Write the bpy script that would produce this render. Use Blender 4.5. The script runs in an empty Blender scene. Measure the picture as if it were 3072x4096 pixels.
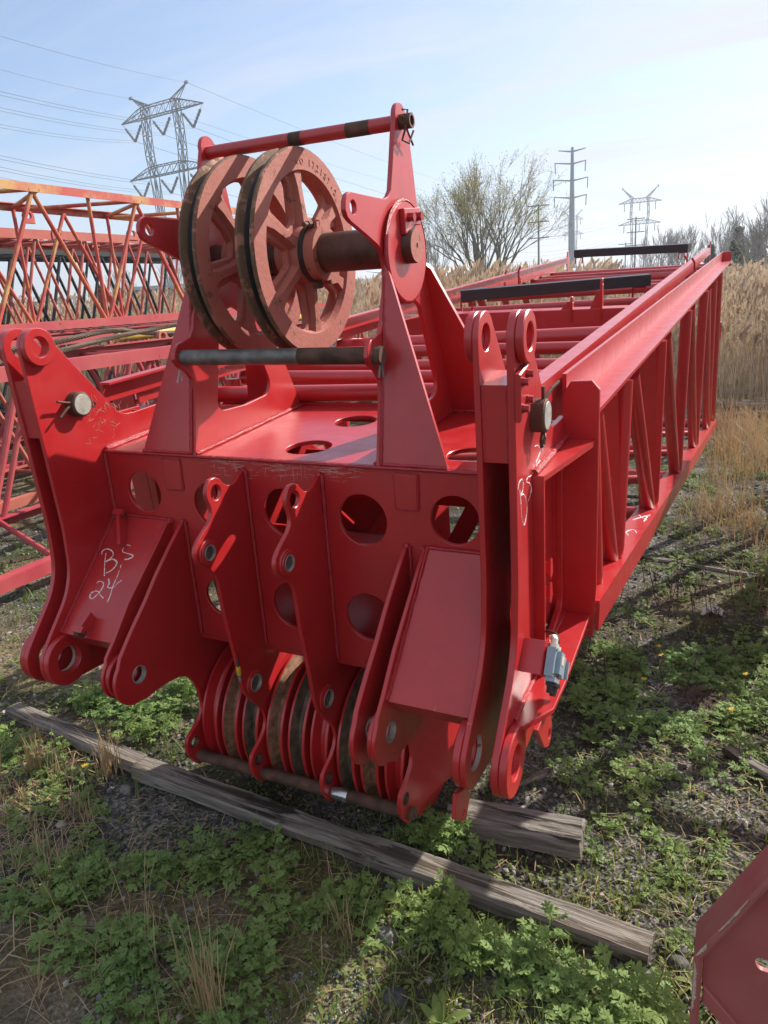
import bpy, bmesh, math, random
from mathutils import Vector, Matrix, Quaternion
R = math.radians
SC = bpy.context.scene
COL = SC.collection
random.seed(7)
# ------------------------------------------------------------------ helpers
def V(*a): return Vector(a)
def tag(o, label=None, cat=None, group=None, kind=None):
    if label: o['label'] = label
    if cat: o['category'] = cat
    if group: o['group'] = group
    if kind: o['kind'] = kind
    return o
def empty(name, loc=(0, 0, 0), mat=None):
    o = bpy.data.objects.new(name, None); COL.objects.link(o)
    if mat is not None: o.matrix_world = mat
    else: o.location = loc
    o.empty_display_size = .1
    return o
def copy_tree(o, parent=None):
    c = o.copy(); COL.objects.link(c)
    if parent: c.parent = parent
    for ch in list(o.children): copy_tree(ch, c)
    return c
def fillet(pts, n=6):
    """polygon with optional third value = corner radius"""
    out = []; N = len(pts)
    for i, p in enumerate(pts):
        if len(p) < 3 or p[2] <= 0: out.append((p[0], p[1])); continue
        P = V(p[0], p[1]); A = V(*pts[i-1][:2]) - P; B = V(*pts[(i+1) % N][:2]) - P
        la, lb = A.length, B.length; A.normalize(); B.normalize()
        ang = A.angle(B)
        if ang > 3.1: out.append((p[0], p[1])); continue
        r = p[2]; d = min(r/math.tan(ang/2), la*.48, lb*.48); r = d*math.tan(ang/2)
        c = P + (A+B).normalized()*(r/math.sin(ang/2))
        s = P+A*d-c; e = P+B*d-c
        a0 = math.atan2(s.y, s.x); a1 = math.atan2(e.y, e.x); da = (a1-a0+math.pi) % (2*math.pi)-math.pi
        for k in range(n+1):
            a = a0+da*k/n; out.append((c.x+r*math.cos(a), c.y+r*math.sin(a)))
    return out
def arc(cx, cy, r, a0, a1, n=14):
    return [(cx+r*math.cos(R(a0+(a1-a0)*k/n)), cy+r*math.sin(R(a0+(a1-a0)*k/n))) for k in range(n+1)]
def circ(cx, cy, r, n=36): return arc(cx, cy, r, 0, 360*(n-1)/n, n-1)
YZ = Matrix(((0, 0, 1, 0), (1, 0, 0, 0), (0, 1, 0, 0), (0, 0, 0, 1)))      # local xy -> YZ, extrude along X
XZ = Matrix(((1, 0, 0, 0), (0, 0, -1, 0), (0, 1, 0, 0), (0, 0, 0, 1)))     # local xy -> XZ, extrude along -Y
XY = Matrix.Identity(4)
class MB:
    def __init__(s): s.v = []; s.f = []; s.m = []; s.cm = 0
    def add(s, vs, fs):
        b = len(s.v); s.v += [tuple(x) for x in vs]; s.f += [tuple(i+b for i in f) for f in fs]; s.m += [s.cm]*len(fs); return s
    def hexa(s, c):
        return s.add(c, [(0, 3, 2, 1), (4, 5, 6, 7), (0, 1, 5, 4), (1, 2, 6, 5), (2, 3, 7, 6), (3, 0, 4, 7)])
    def box(s, x0, x1, y0, y1, z0, z1):
        return s.hexa([(x0, y0, z0), (x1, y0, z0), (x1, y1, z0), (x0, y1, z0), (x0, y0, z1), (x1, y0, z1), (x1, y1, z1), (x0, y1, z1)])
    def bar(s, p, q, w, h, up=(0, 0, 1), dz=0):
        p = V(*p); q = V(*q); d = (q-p).normalized(); u = V(*up); sd = d.cross(u).normalized(); u = sd.cross(d).normalized()
        a = sd*w/2; b0 = u*(-h/2+dz); b1 = u*(h/2+dz)
        return s.hexa([p-a+b0, p+a+b0, q+a+b0, q-a+b0, p-a+b1, p+a+b1, q+a+b1, q-a+b1])
    def path(s, pts, r, n=8, caps=True, closed=False):
        pts = [V(*p) for p in pts]; N = len(pts); vs = []; fs = []
        rr = r if isinstance(r, (list, tuple)) else [r]*N
        t0 = (pts[1]-pts[0]).normalized(); ref = V(0, 0, 1) if abs(t0.z) < .9 else V(1, 0, 0)
        u = t0.cross(ref).normalized()
        for i, p in enumerate(pts):
            a = pts[(i-1) % N] if (closed or i > 0) else p; b = pts[(i+1) % N] if (closed or i < N-1) else p
            t = (b-a)
            t = t.normalized() if t.length > 1e-9 else t0
            u = (u-t*u.dot(t)).normalized(); w = t.cross(u)
            for k in range(n):
                g = 2*math.pi*k/n; vs.append(p+(u*math.cos(g)+w*math.sin(g))*rr[i])
        M_ = N if closed else N-1
        for i in range(M_):
            for k in range(n):
                j = (i+1) % N; fs.append((i*n+k, i*n+(k+1) % n, j*n+(k+1) % n, j*n+k))
        if caps and not closed:
            fs.append(tuple(range(n-1, -1, -1))); fs.append(tuple((N-1)*n+k for k in range(n)))
        return s.add(vs, fs)
    def tube(s, p, q, r, n=16, caps=True, r2=None): return s.path([p, q], [r, r if r2 is None else r2], n, caps)
    def lathe(s, o, d, prof, n=40, closed=True):
        """prof: (t along d, radius) loop"""
        o = V(*o); d = V(*d).normalized(); ref = V(0, 0, 1) if abs(d.z) < .9 else V(1, 0, 0)
        u = d.cross(ref).normalized(); w = d.cross(u); vs = []; fs = []; m = len(prof)
        for k in range(n):
            g = 2*math.pi*k/n; e = u*math.cos(g)+w*math.sin(g)
            for t, r in prof: vs.append(o+d*t+e*r)
        for k in range(n):
            k2 = (k+1) % n
            for i in range(m if closed else m-1):
                j = (i+1) % m; fs.append((k*m+i, k*m+j, k2*m+j, k2*m+i))
        return s.add(vs, fs)
    def plate(s, outer, t, mat, holes=(), bev=.0018, at=0.):
        """filled outline with holes, thickness t centred on `at` along the local z of mat"""
        c = bpy.data.curves.new('outline', 'CURVE'); c.dimensions = '2D'; c.fill_mode = 'BOTH'
        c.bevel_depth = bev; c.offset = -bev; c.extrude = max(t/2-bev, 1e-4); c.bevel_resolution = 0
        for loop in [outer]+list(holes):
            sp = c.splines.new('POLY'); sp.points.add(len(loop)-1); sp.use_cyclic_u = True
            for i, p in enumerate(loop): sp.points[i].co = (p[0], p[1], 0, 1)
        o = bpy.data.objects.new('outline', c); COL.objects.link(o)
        dg = bpy.context.evaluated_depsgraph_get(); dg.update()
        me = bpy.data.meshes.new_from_object(o.evaluated_get(dg))
        M_ = mat @ Matrix.Translation((0, 0, at))
        s.add([M_ @ v.co for v in me.vertices], [tuple(p.vertices) for p in me.polygons])
        bpy.data.objects.remove(o); bpy.data.curves.remove(c); bpy.data.meshes.remove(me)
        return s
    def yz(s, outer, x0, x1, holes=(), bev=.0018): return s.plate(outer, x1-x0, YZ, holes, bev, (x0+x1)/2)
    def build(s, name, mats, parent=None, smooth=True, sharp=35):
        me = bpy.data.meshes.new(name); me.from_pydata(s.v, [], s.f)
        if not isinstance(mats, (list, tuple)): mats = [mats]
        for m in mats: me.materials.append(m)
        if len(mats) > 1: me.polygons.foreach_set('material_index', s.m)
        if smooth:
            me.polygons.foreach_set('use_smooth', [True]*len(s.f)); me.set_sharp_from_angle(angle=R(sharp))
        me.update()
        o = bpy.data.objects.new(name, me); COL.objects.link(o)
        if parent: o.parent = parent
        return o
# ------------------------------------------------------------------ materials
def newmat(name):
    m = bpy.data.materials.new(name); m.use_nodes = True; nt = m.node_tree; nt.nodes.clear()
    out = nt.nodes.new('ShaderNodeOutputMaterial'); b = nt.nodes.new('ShaderNodeBsdfPrincipled')
    nt.links.new(b.outputs[0], out.inputs[0]); return m, nt, b
def N(nt, t, **kw):
    n = nt.nodes.new(t)
    for k, v in kw.items():
        if k in n.inputs.keys() if isinstance(k, str) else False: n.inputs[k].default_value = v
        else: setattr(n, k, v)
    return n
def L(nt, a, b): nt.links.new(a, b)
def noise(nt, scale, detail=4, rough=.55, vec=None, dist=0):
    n = nt.nodes.new('ShaderNodeTexNoise'); n.inputs['Scale'].default_value = scale; n.inputs['Detail'].default_value = detail
    n.inputs['Roughness'].default_value = rough; n.inputs['Distortion'].default_value = dist
    L(nt, vec if vec else pos(nt), n.inputs['Vector']); return n.outputs['Fac']
def pos(nt):
    for n in nt.nodes:
        if n.bl_idname == 'ShaderNodeNewGeometry': return n.outputs['Position']
    return nt.nodes.new('ShaderNodeNewGeometry').outputs['Position']
def ramp(nt, fac, stops, interp='LINEAR'):
    n = nt.nodes.new('ShaderNodeValToRGB'); n.color_ramp.interpolation = interp; e = n.color_ramp.elements
    while len(e) < len(stops): e.new(.5)
    for i, (p, c) in enumerate(stops):
        e[i].position = p; e[i].color = (c, c, c, 1) if isinstance(c, (int, float)) else (*c, 1)
    L(nt, fac, n.inputs[0]); return n.outputs[0]
def mix(nt, fac, a, b, bt='MIX'):
    n = nt.nodes.new('ShaderNodeMix'); n.data_type = 'RGBA'; n.blend_type = bt
    for s, i in ((fac, 0), (a, 6), (b, 7)):
        if isinstance(s, (int, float)): n.inputs[i].default_value = s
        elif isinstance(s, tuple): n.inputs[i].default_value = (*s, 1)
        else: L(nt, s, n.inputs[i])
    return n.outputs[2]
def vscale(nt, s):
    n = nt.nodes.new('ShaderNodeMapping'); L(nt, pos(nt), n.inputs[0]); n.inputs['Scale'].default_value = s; return n.outputs[0]
def bump(nt, b, h, strength=.3, dist=.01):
    n = nt.nodes.new('ShaderNodeBump'); n.inputs['Strength'].default_value = strength; n.inputs['Distance'].default_value = dist
    L(nt, h, n.inputs['Height']); L(nt, n.outputs[0], b.inputs['Normal'])
def plain(name, col, rough=.6, metal=0, var=.25, scale=8, bmp=0, spec=.5):
    m, nt, b = newmat(name)
    n1 = noise(nt, scale, 5); c2 = tuple(x*(1-var) for x in col); c1 = tuple(min(1, x*(1+var)) for x in col)
    L(nt, ramp(nt, n1, [(.3, c2), (.7, c1)]), b.inputs['Base Color'])
    b.inputs['Roughness'].default_value = rough; b.inputs['Metallic'].default_value = metal; b.inputs['Specular IOR Level'].default_value = spec
    if bmp: bump(nt, b, noise(nt, scale*8, 4), bmp, .004)
    return m
def paint(name, col, faded, rough=.36, fade=.5, rust=0., rustcol=(.11, .045, .02), scratch=.5, orange=.06, coat=0., sharp=(.35, .75), streak=0.):
    """gloss paint on steel: patches of faded paint, fine scratches, grime, optional rust spots"""
    m, nt, b = newmat(name)
    c = mix(nt, ramp(nt, noise(nt, 1.7, 5, .6), [(sharp[0], 0.), (sharp[1], fade)]), col, faded)
    b.inputs['Coat Weight'].default_value = coat; b.inputs['Coat Roughness'].default_value = .22
    c = mix(nt, ramp(nt, noise(nt, 9, 6, .65), [(.42, 0.), (.8, .35)]), c, tuple(x*.6 for x in col))
    if streak:
        st = ramp(nt, noise(nt, 1, 5, .65, vscale(nt, (30, 30, 1.6))), [(.52, 0.), (.78, streak)])
        c = mix(nt, st, c, (col[0]*.42, col[1]*1.6+.006, col[2]*1.3+.004))
    # scratches: very stretched noise in two directions
    s1 = noise(nt, 1, 3, .6, vscale(nt, (160, 9, 5))); s2 = noise(nt, 1, 3, .6, vscale(nt, (7, 12, 190)))
    where = ramp(nt, noise(nt, 5, 3), [(.55, 0.), (.68, scratch)])
    sc = nt.nodes.new('ShaderNodeMath'); sc.operation = 'MAXIMUM'
    L(nt, ramp(nt, s1, [(.70, 0.), (.74, 1.)]), sc.inputs[0]); L(nt, ramp(nt, s2, [(.71, 0.), (.75, 1.)]), sc.inputs[1])
    k = nt.nodes.new('ShaderNodeMath'); k.operation = 'MULTIPLY'; L(nt, sc.outputs[0], k.inputs[0]); L(nt, where, k.inputs[1])
    c = mix(nt, k.outputs[0], c, tuple(min(1, x*.5+.35) for x in faded))
    rg = ramp(nt, noise(nt, 14, 4), [(.3, rough-.06), (.7, rough+.1)])
    if rust > 0:
        rn = ramp(nt, noise(nt, 16, 8, .7), [(.72-rust*.3, 0.), (.76-rust*.28, 1.)])
        rc = mix(nt, noise(nt, 60, 4), rustcol, tuple(x*2.2 for x in rustcol))
        c = mix(nt, rn, c, rc); rg = mix(nt, rn, rg, (.85, .85, .85))
    L(nt, c, b.inputs['Base Color']); L(nt, rg, b.inputs['Roughness'])
    bump(nt, b, noise(nt, 90, 3), orange, .003)
    return m
M = {}
M['red'] = paint('red_gloss_paint', (.455, .0105, .0140), (.48, .035, .033), rough=.38, fade=.75, scratch=.9, coat=.5, rust=.16, streak=.3)
M['red_edge'] = plain('red_cut_edge_paint', (.48, .02, .03), .45, var=.15, bmp=.2)
M['red_matte'] = plain('dull_red_primer', (.36, .012, .014), .95, var=.2, spec=.1)
M['bead'] = plain('red_weld_bead', (.40, .02, .028), .2, var=.2, scale=60, bmp=.6)
M['old_pink'] = paint('faded_red_cast_paint', (.345, .088, .066), (.44, .18, .125), rough=.68, fade=.8, rust=.40, rustcol=(.10, .045, .022), scratch=.3, orange=.5)
M['pink'] = paint('faded_magenta_red_paint', (.40, .045, .06), (.47, .11, .09), rough=.5, fade=.9, rust=.10, scratch=.2)
M['salmon'] = paint('sun_bleached_red_paint', (.42, .075, .06), (.47, .17, .11), rough=.55, fade=.9, rust=.16, scratch=.2)
M['yellow_red'] = paint('red_paint_worn_to_yellow', (.46, .065, .045), (.54, .34, .11), rough=.55, fade=.85, rust=.16, scratch=.2, sharp=(.47, .62))
M['rust'] = plain('brown_rusted_steel', (.095, .045, .028), .75, .2, .55, 22, .5)
M['rust_dark'] = plain('dark_rusted_shaft', (.085, .034, .022), .5, .3, .5, 18, .3)
M['worn_steel'] = plain('grey_worn_steel', (.17, .155, .14), .5, .6, .45, 26, .3)
M['bare'] = paint('rust_stained_bare_bore', (.40, .37, .33), (.30, .17, .09), rough=.5, fade=.9, rust=.5)
M['pin_face'] = plain('galvanised_pin_face', (.40, .38, .33), .55, .3, .35, 40, .2)
M['bright'] = plain('bright_rubbed_steel', (.55, .55, .55), .25, .9, .2, 30)
M['oil'] = plain('oily_brown_rope_groove', (.13, .085, .055), .5, .1, .6, 30, .5)
M['grease'] = plain('black_greased_groove', (.018, .015, .014), .45, 0, .5, 30, .5)
M['rim'] = paint('rusted_sheave_rim', (.36, .12, .085), (.40, .19, .12), rough=.7, fade=.9, rust=1.05, rustcol=(.085, .045, .025), scratch=.2, orange=.6)
M['groove'] = plain('rust_brown_rope_groove', (.25, .12, .065), .7, .1, .6, 40, .6)
M['bolt'] = plain('painted_bolt', (.34, .02, .025), .45, .1, .4, 60, .2)
M['black'] = plain('black_rubber_pad', (.012, .012, .015), .5, 0, .3, 20, .1)
M['black_paint'] = plain('weathered_black_paint', (.016, .019, .022), .5, 0, .4, 6, .1)
M['scrape'] = plain('scraped_pale_primer', (.55, .33, .28), .8, 0, .4, 300)
M['chalk'] = plain('white_paint_marker', (.78, .70, .68), .8, 0, .15, 90)
M['blue'] = plain('pale_blue_switch_housing', (.24, .33, .385), .5, 0, .12, 30, .05)
M['bluegrey'] = plain('grey_switch_cover', (.27, .32, .35), .5, 0, .12, 30, .05)
M['white_pl'] = plain('off_white_cable_gland', (.62, .58, .48), .5, 0, .1, 30)
M['yel_pl'] = plain('yellow_plastic_connector', (.60, .33, .02), .5, 0, .2, 30)
M['cablem'] = plain('black_cable_sheath', (.015, .016, .017), .4, 0, .2, 30)
M['ropem'] = plain('rusty_wire_rope', (.10, .065, .045), .7, .3, .5, 60, .6)
# ------------------------------------------------------------------ the red boom top section (machine frame: X across, Y along, Z up)
WM = Matrix(((0.99986969, 0., 0.01614316, -0.01004716), (0.00143816, 0.99602377, -0.08907632, 0.04754772), (-0.01607898, 0.08908793, 0.99589397, 1.29700570), (0, 0, 0, 1)))
BS = tag(empty('boom_section', mat=WM), 'bright red crane boom head with two large pink sheaves on top, nearest and largest machine', 'boom section')
def part(name, mb, mats, parent=BS, **k): return mb.build(name, mats, parent, **k)
def bead(pts, r=.006, seg=None):
    """an uneven weld seam"""
    mb = MB(); out = []
    for a, b in zip(pts[:-1], pts[1:]):
        a = V(*a); b = V(*b); n = max(2, int((b-a).length/.012))
        out += [a.lerp(b, i/n) for i in range(n)]
    out.append(V(*pts[-1]))
    return mb.path([p+V(random.uniform(-1, 1), random.uniform(-1, 1), random.uniform(-1, 1))*.0008 for p in out], [r*random.uniform(.8, 1.2) for _ in out], 6)
# --- lug side plates -----------------------------------------------------
lug_front = [(-.226, .381), (-.231, .10), (-.238, -.2475, .25), (-.30, -.42, .25), (-.43, -.552)]
eye_t = (-.168, .381); eye_b = (-.366, -.613)
def lug_outline(back, low):
    top = arc(eye_t[0], eye_t[1], .058, 25, 180, 16)
    bot = arc(eye_b[0], eye_b[1], .089, 137, 262, 18)
    pts = [(p[0], p[1]) for p in top]+[(-.231, .10), (-.239, -.20, .6), (-.262, -.385, .3), (-.395, -.515, .2)]+bot+low+back
    return fillet(pts, 8)
back_up = [(.088, .126), (.106, .106), (.13, .0955), (.17, .0905)]
inner = lug_outline([(.66, .085)]+back_up[::-1], [(-.20, -.728), (.66, -.70)])
outer = lug_outline([(.275, .087)]+back_up[::-1], [(-.26, -.712), (.05, -.69), (.275, -.60)])
win_in = fillet([(.01, -.02, .03), (.20, -.02, .03), (.20, -.44, .05), (.10, -.50, .05), (.01, -.36, .05)])
win_out = fillet([(-.083, .018, .006), (.235, .008, .01), (.235, -.50, .03), (.10, -.532, .004), (-.083, -.532, .004)])
for nm, prof, win, x0, x1, bs in (('lug_plate', outer, win_out, -.811, -.793, -1), ('lug_plate', inner, win_in, -.737, -.723, 1), ('lug_plate', inner, win_in, .703, .717, -1), ('lug_plate', outer, win_out, .779, .797, 1)):
    p = part(nm, MB().yz(prof, x0, x1, [circ(*eye_t, .0305), circ(*eye_b, .045), win]), M['red'])
    for e, ro, ri, t in ((eye_t, .058, .0305, .02), (eye_b, .088, .045, .022)):
        xa, xb = (x1, x1+t) if bs > 0 else (x0-t, x0)
        part('eye_boss', MB().yz(circ(*e, ro), xa, xb, [circ(*e, ri)], .003), M['red'], p)
    b = MB()
    for e, ri in ((eye_b, .0448),):
        b.lathe((x0+.001, e[0], e[1]), (1, 0, 0), [(0, ri), (x1-x0-.002, ri), (x1-x0-.002, ri-.0015), (0, ri-.0015)], 32)
    part('bore_lining', b, M['bare'], p)
# filler blocks between each pair of lug plates
for x0, x1 in ((-.793, -.737), (.717, .779)):
    part('spacer_block', MB().box(x0, x1, -.222, -.06, .105, .285), M['red'])
    part('gap_plate', MB().box(x0, x1, .236, .248, -.66, .08), M['red'])
    xi = x1-.022 if x0 > 0 else x0+.010
    if x0 > 0: part('inner_plate', MB().yz([(-.16, .10), (.235, .10), (.235, -.58), (-.16, -.58)], xi, xi+.010, [fillet([(.02, -.30, .03), (.15, -.33, .04), (.17, -.44, .04), (.03, -.50, .04)])]), M['red'])
    b = MB()
    for xx in (x0+.002, x1-.002): b.path(bead([(xx, -.224, .106), (xx, -.224, .284)], .004).v[::6], .004, 6)
    part('weld_bead', b, M['bead'])
# pins through the lugs
for xe, xs, s in ((-.688, -.84, 1), (.831, .70, 1)):
    p = part('lug_pin', MB().lathe((xs, -.075, .18), (1, 0, 0), [(0, .0), (0, .04), (xe-xs-.003, .0405), (xe-xs, .037), (xe-xs, 0)], 36, False), M['rust'])
    part('pin_face', MB().plate(circ(-.075, .18, .034, 30), .003, YZ, (), .0008, xe+.0006), M['pin_face'], p)
    c = MB(); xm = xe-.010
    if s and xe < 0:
        c.path([(xm, -.03, .163), (xm, -.02, .158), (xm, -.012, .168), (xm, -.02, .177), (xm, -.03, .172)], .0035, 6)
        c.path([(xm, -.10, .19), (xm, -.135, .20), (xm+.004, -.165, .21)], .0045, 6); c.path([(xm, -.10, .187), (xm, -.13, .18), (xm, -.165, .158)], .0045, 6)
    else:
        c.path([(xm, -.08, .142), (xm, -.098, .125), (xm, -.094, .108), (xm, -.078, .107), (xm, -.07, .122), (xm, -.076, .142)], .0045, 6)
        c.path([(xm, -.075, .25), (xm, -.075, .215), (xm, -.074, .16), (xm, -.07, .215), (xm+.01, -.03, .236), (xm+.02, .0, .245)], .0045, 6)
    part('cotter_pin', c, M['rust'], p)
# bolted pad on the right outer plate
pad = part('bolted_pad', MB().yz(fillet([(-.236, .312), (-.165, .322), (-.19, .235), (-.236, .205)]), .797, .812, (), .003), M['red'])
for y, z in ((-.222, .293), (-.183, .303), (-.222, .234), (-.185, .246)):
    part('bolt', MB().lathe((.812, y, z), (1, 0, 0), [(0, 0), (0, .0105), (.004, .0105), (.004, .0085), (.015, .0085), (.015, 0)], 6, False), M['bolt'], pad)
# --- box: front, top, floor, back ----------------------------------------
FR = XZ.copy(); FR[1][1] = .066
S_ = 1
fholes = [circ(-.572, -.140, .072), circ(.555, -.143, .072), circ(-.284, -.164, .075), circ(.266, -.167, .079), circ(-.006, -.167, .0775), circ(-.30, -.495, .066), circ(.264, -.484, .079), circ(-.006, -.484, .081)]
fp = part('front_plate', MB().plate([(-.722, 0), (.702, 0), (.702, -.652), (-.722, -.652)], .014, FR, fholes, .0015, -.007), M['red'])
for cx in (-.43, .414):
    part('cover_pad', MB().plate(fillet([(cx-.036, -.018, .008), (cx+.036, -.018, .008), (cx+.034, -.120, .008), (cx-.034, -.120, .008)], 3), .007, FR, (), .003, .0036), M['red'], fp)
    b = MB()
    for q in ([(cx-.036, -.018), (cx+.036, -.018)], [(cx+.036, -.018), (cx+.034, -.12)], [(cx+.034, -.12), (cx-.034, -.12)], [(cx-.034, -.12), (cx-.036, -.018)]):
        bb = bead([(x, .066*z-.003, z) for x, z in q], .0035); b.add(bb.v, bb.f)
    part('weld_bead', b, M['bead'], fp)
for z in (-.032, -.095): part('bolt', MB().lathe((.664, .066*z-.007, z), (0, -1, 0), [(0, 0), (0, .009), (.009, .009), (.009, 0)], 6, False), M['bolt'], fp)
b = MB()
b.plate(fillet([(.645, -.012), (.69, -.012), (.69, -.12), (.645, -.12)]), .008, FR, (), .002, .004)
part('bolt_strip', b, M['red'], fp)
tp = part('top_plate', MB().plate([(-.722, .002), (.702, .002), (.702, .66), (-.722, .66)], .014, XY, [circ(.02, .46, .075), circ(.015, .142, .0745), circ(.557, .145, .07), circ(-.575, .145, .07), circ(.557, .46, .07), circ(-.575, .46, .07)], .0015, -.007), M['red'])
part('back_lip', MB().box(-.722, .702, .661, .673, -.06, .012), M['red'])
part('floor_plate', MB().plate([(-.722, -.042), (.702, -.042), (.702, .66), (-.722, .66)], .014, XY, [fillet([(x0, .03, .05), (x1, .03, .05), (x1, .60, .05), (x0, .60, .05)]) for x0, x1 in ((-.69, -.43), (-.39, -.16), (-.11, .11), (.16, .39), (.43, .67))], .0015, -.661), M['red'])
part('diaphragm', MB().box(-.40, .06, .596, .606, -.652, -.16), M['red'])
part('diaphragm', MB().hexa([(-.42, .10, -.652), (.40, .10, -.652), (.40, .112, -.652), (-.42, .112, -.652), (-.42, .30, -.36), (.40, .30, -.36), (.40, .312, -.36), (-.42, .312, -.36)]), M['red'])
b = MB()
for x0, x1, z0, z1 in ((-.60, -.30, -.05, -.60), (.60, .30, -.05, -.60), (-.28, .28, -.1, -.6), (.25, -.1, -.08, -.6)):
    b.bar((x0, .34, z0), (x1, .34, z1), .012, .06, (0, 0, 1))
b.box(-.30, -.288, .02, .64, -.65, -.02); b.box(.27, .282, .25, .64, -.65, -.02)
b.tube((-.7, .5, -.28), (.69, .5, -.28), .03)
part('inner_brace', b, M['red_matte'])
w = bead([(-.715, .003, .004), (-.715, .655, .004)], .011); part('weld_bead', w, M['bead'])
w = bead([(-.72, -.004, -.002), (.70, -.004, -.002)], .0055); part('weld_bead', w, M['bead'])
w = bead([(-.719, -.004, -.01), (-.719, -.045, -.645)], .007); part('weld_bead', w, M['bead'])
# --- ribs ------------------------------------------------------------------
brk = [(-.1135, -.885), (-.112, -.905), (-.126, -.934), (-.155, -.9555), (-.19, -.9675), (-.215, -.979), (-.228, -1.005), (-.224, -1.045), (-.207, -1.085), (-.186, -1.113), (-.165, -1.121), (-.13, -1.14), (-.04, -1.146), (.03, -1.17), (.20, -1.245), (.30, -1.19), (.36, -1.0), (.38, -.664)]
rib5 = [(0.012, -.030), (-.0115, -.033), (-.0585, -.0568), (-.079, -.060), (-.1, -.0533), (-.1155, -.040), (-.128, -.0235), (-.148, -.0118), (-.1735, -.0112), (-.1927, -.0298), (-.199, -.045), (-.1985, -.063), (-.192, -.083), (-.189, -.0995), (-.195, -.1205), (-.211, -.136), (-.237, -.1485), (-.268, -.1655), (-.2865, -.181), (-.2955, -.201), (-.2915, -.2257), (-.272, -.2464), (-.2438, -.2677), (-.2231, -.2978), (-.2165, -.3257), (-.2166, -.3671), (-.2165, -.4289), (-.2115, -.4965), (-.2062, -.5694), (-.201, -.66), (-.1985, -.7142), (-.1893, -.7494), (-.1657, -.7895), (-.1348, -.8329), (-.1165, -.868)]
rib5 = rib5+brk+[(.03, -.664), (.03, -.5)]
rib4 = [(0.012, -.228), (-.0274, -.2305), (-.0998, -.2805), (-.1897, -.349), (-.2595, -.410), (-.3364, -.4695), (-.3721, -.500), (-.4072, -.5311)]+arc(-.368, -.625, .086, 130, 262, 14)+[(-.34, -.7194), (-.2997, -.7188), (-.24, -.7255), (-.19, -.738), (-.1533, -.7602), (-.1325, -.793), (-.116, -.841)]+brk+[(.03, -.664), (.03, -.5)]
def lining(x0, x1, y, z, r, name, par, mat='pin_face'):
    return part(name, MB().lathe((x0, y, z), (1, 0, 0), [(0, r), (x1-x0, r), (x1-x0, r-.002), (0, r-.002)], 28), M[mat], par)
bh = (-.187, -1.0135)
for x1, prof in ((-.4116, rib4), (-.1374, rib5), (.138, rib5), (.4116, rib4)):
    x0 = x1-.014; r5 = prof is rib5
    holes = [circ(*bh, .0205)]
    holes += [circ(-.155, -.057, .0235), circ(-.242, -.2125, .024), circ(-.143, -.731, .030)] if r5 else [circ(-.352, -.622, .0295)]
    p = part('rib_plate', MB().yz(prof, x0, x1, holes), M['red'])
    if r5:
        for c, ro, ri in (((-.2445, -.2115), .0385, .024), ((-.143, -.731), .042, .030)):
            b = MB(); b.yz(circ(*c, ro), x1, x1+.009, [circ(*c, ri)], .002); b.yz(circ(*c, ro*.86), x1+.009, x1+.013, [circ(*c, ri)], .0015)
            part('eye_boss', b, M['red'], p)
        lining(x0-.002, x1+.014, -.2425, -.2125, .0238, 'bushing', p); lining(x0-.002, x1+.014, -.143, -.731, .0298, 'bushing', p)
        part('bushing_core', MB().yz(circ(-.2425, -.2125, .0215), x0, x1+.006, (), .001), M['worn_steel'], p)
        part('bushing_core', MB().yz(circ(-.143, -.731, .0275), x0, x1+.003, (), .001), M['worn_steel'], p)
    else:
        lining(x0-.002, x1+.002, -.352, -.622, .0293, 'bushing', p)
    lining(x0-.001, x1+.001, *bh, .0204, 'bore_lining', p, 'rust')
    zt = -.033 if r5 else -.229
    part('weld_bead', bead([(x1+.004, .066*zt-.004, zt), (x1+.004, .066*-.645-.004, -.645)], .0065), M['bead'], p)
    part('weld_bead', bead([(x0+.007, .066*zt-.004, zt+.002), (x0+.008, .066*zt-.008, zt-.006)], .011), M['bead'], p)
# --- slanted side boxes: plate, lid ----------------------------------------
prof3 = [(.012, -.228), (-.030, -.2305), (-.1485, -.3195), (-.2744, -.414), (-.365, -.502), (-.4104, -.541)]+arc(-.366, -.622, .080, 130, 262, 14)+[(-.3385, -.7299, 0), (-.2975, -.7295), (-.2232, -.7452), (-.12, -.752), (.02, -.70), (.02, -.5)]
for x1, bsd in ((-.4704, 1), (.4704, -1)):
    x0 = x1-.012
    p = part('rib_plate', MB().yz(prof3, x0, x1, [circ(-.348, -.624, .0295)]), M['red'])
    xa = x1 if bsd > 0 else x0-.016
    part('eye_boss', MB().yz(circ(-.366, -.622, .074), xa, xa+.016, [circ(-.348, -.624, .0295)], .003), M['red'], p)
    lining(x0-.002, x1+.002, -.348, -.624, .0293, 'bushing', p)
    part('weld_bead', bead([(x1 if x1 < 0 else x0, -.018, -.229), (x1 if x1 < 0 else x0, -.024, -.24)], .011), M['bead'], p)
lid = [(-.024, -.232), (-.356, -.520), (-.292, -.597), (-.06, -.43)]
for x0, x1 in ((-.723, -.4824), (.4704, .703)):
    p = part('lid_plate', MB().yz(lid, x0, x1, (), .002), M['red'])
    b = MB()
    for q in ([(x0+.003, -.024, -.229), (x0+.003, -.356, -.517)], [(x1-.003, -.024, -.229), (x1-.003, -.356, -.517)], [(x0, -.022, -.228), (x1, -.022, -.228)]):
        bb = bead(q, .0045); b.add(bb.v, bb.f)
    part('weld_bead', b, M['bead'], p)
    LID = p if x0 < 0 else None
    if x0 < 0: lidL = p
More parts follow.
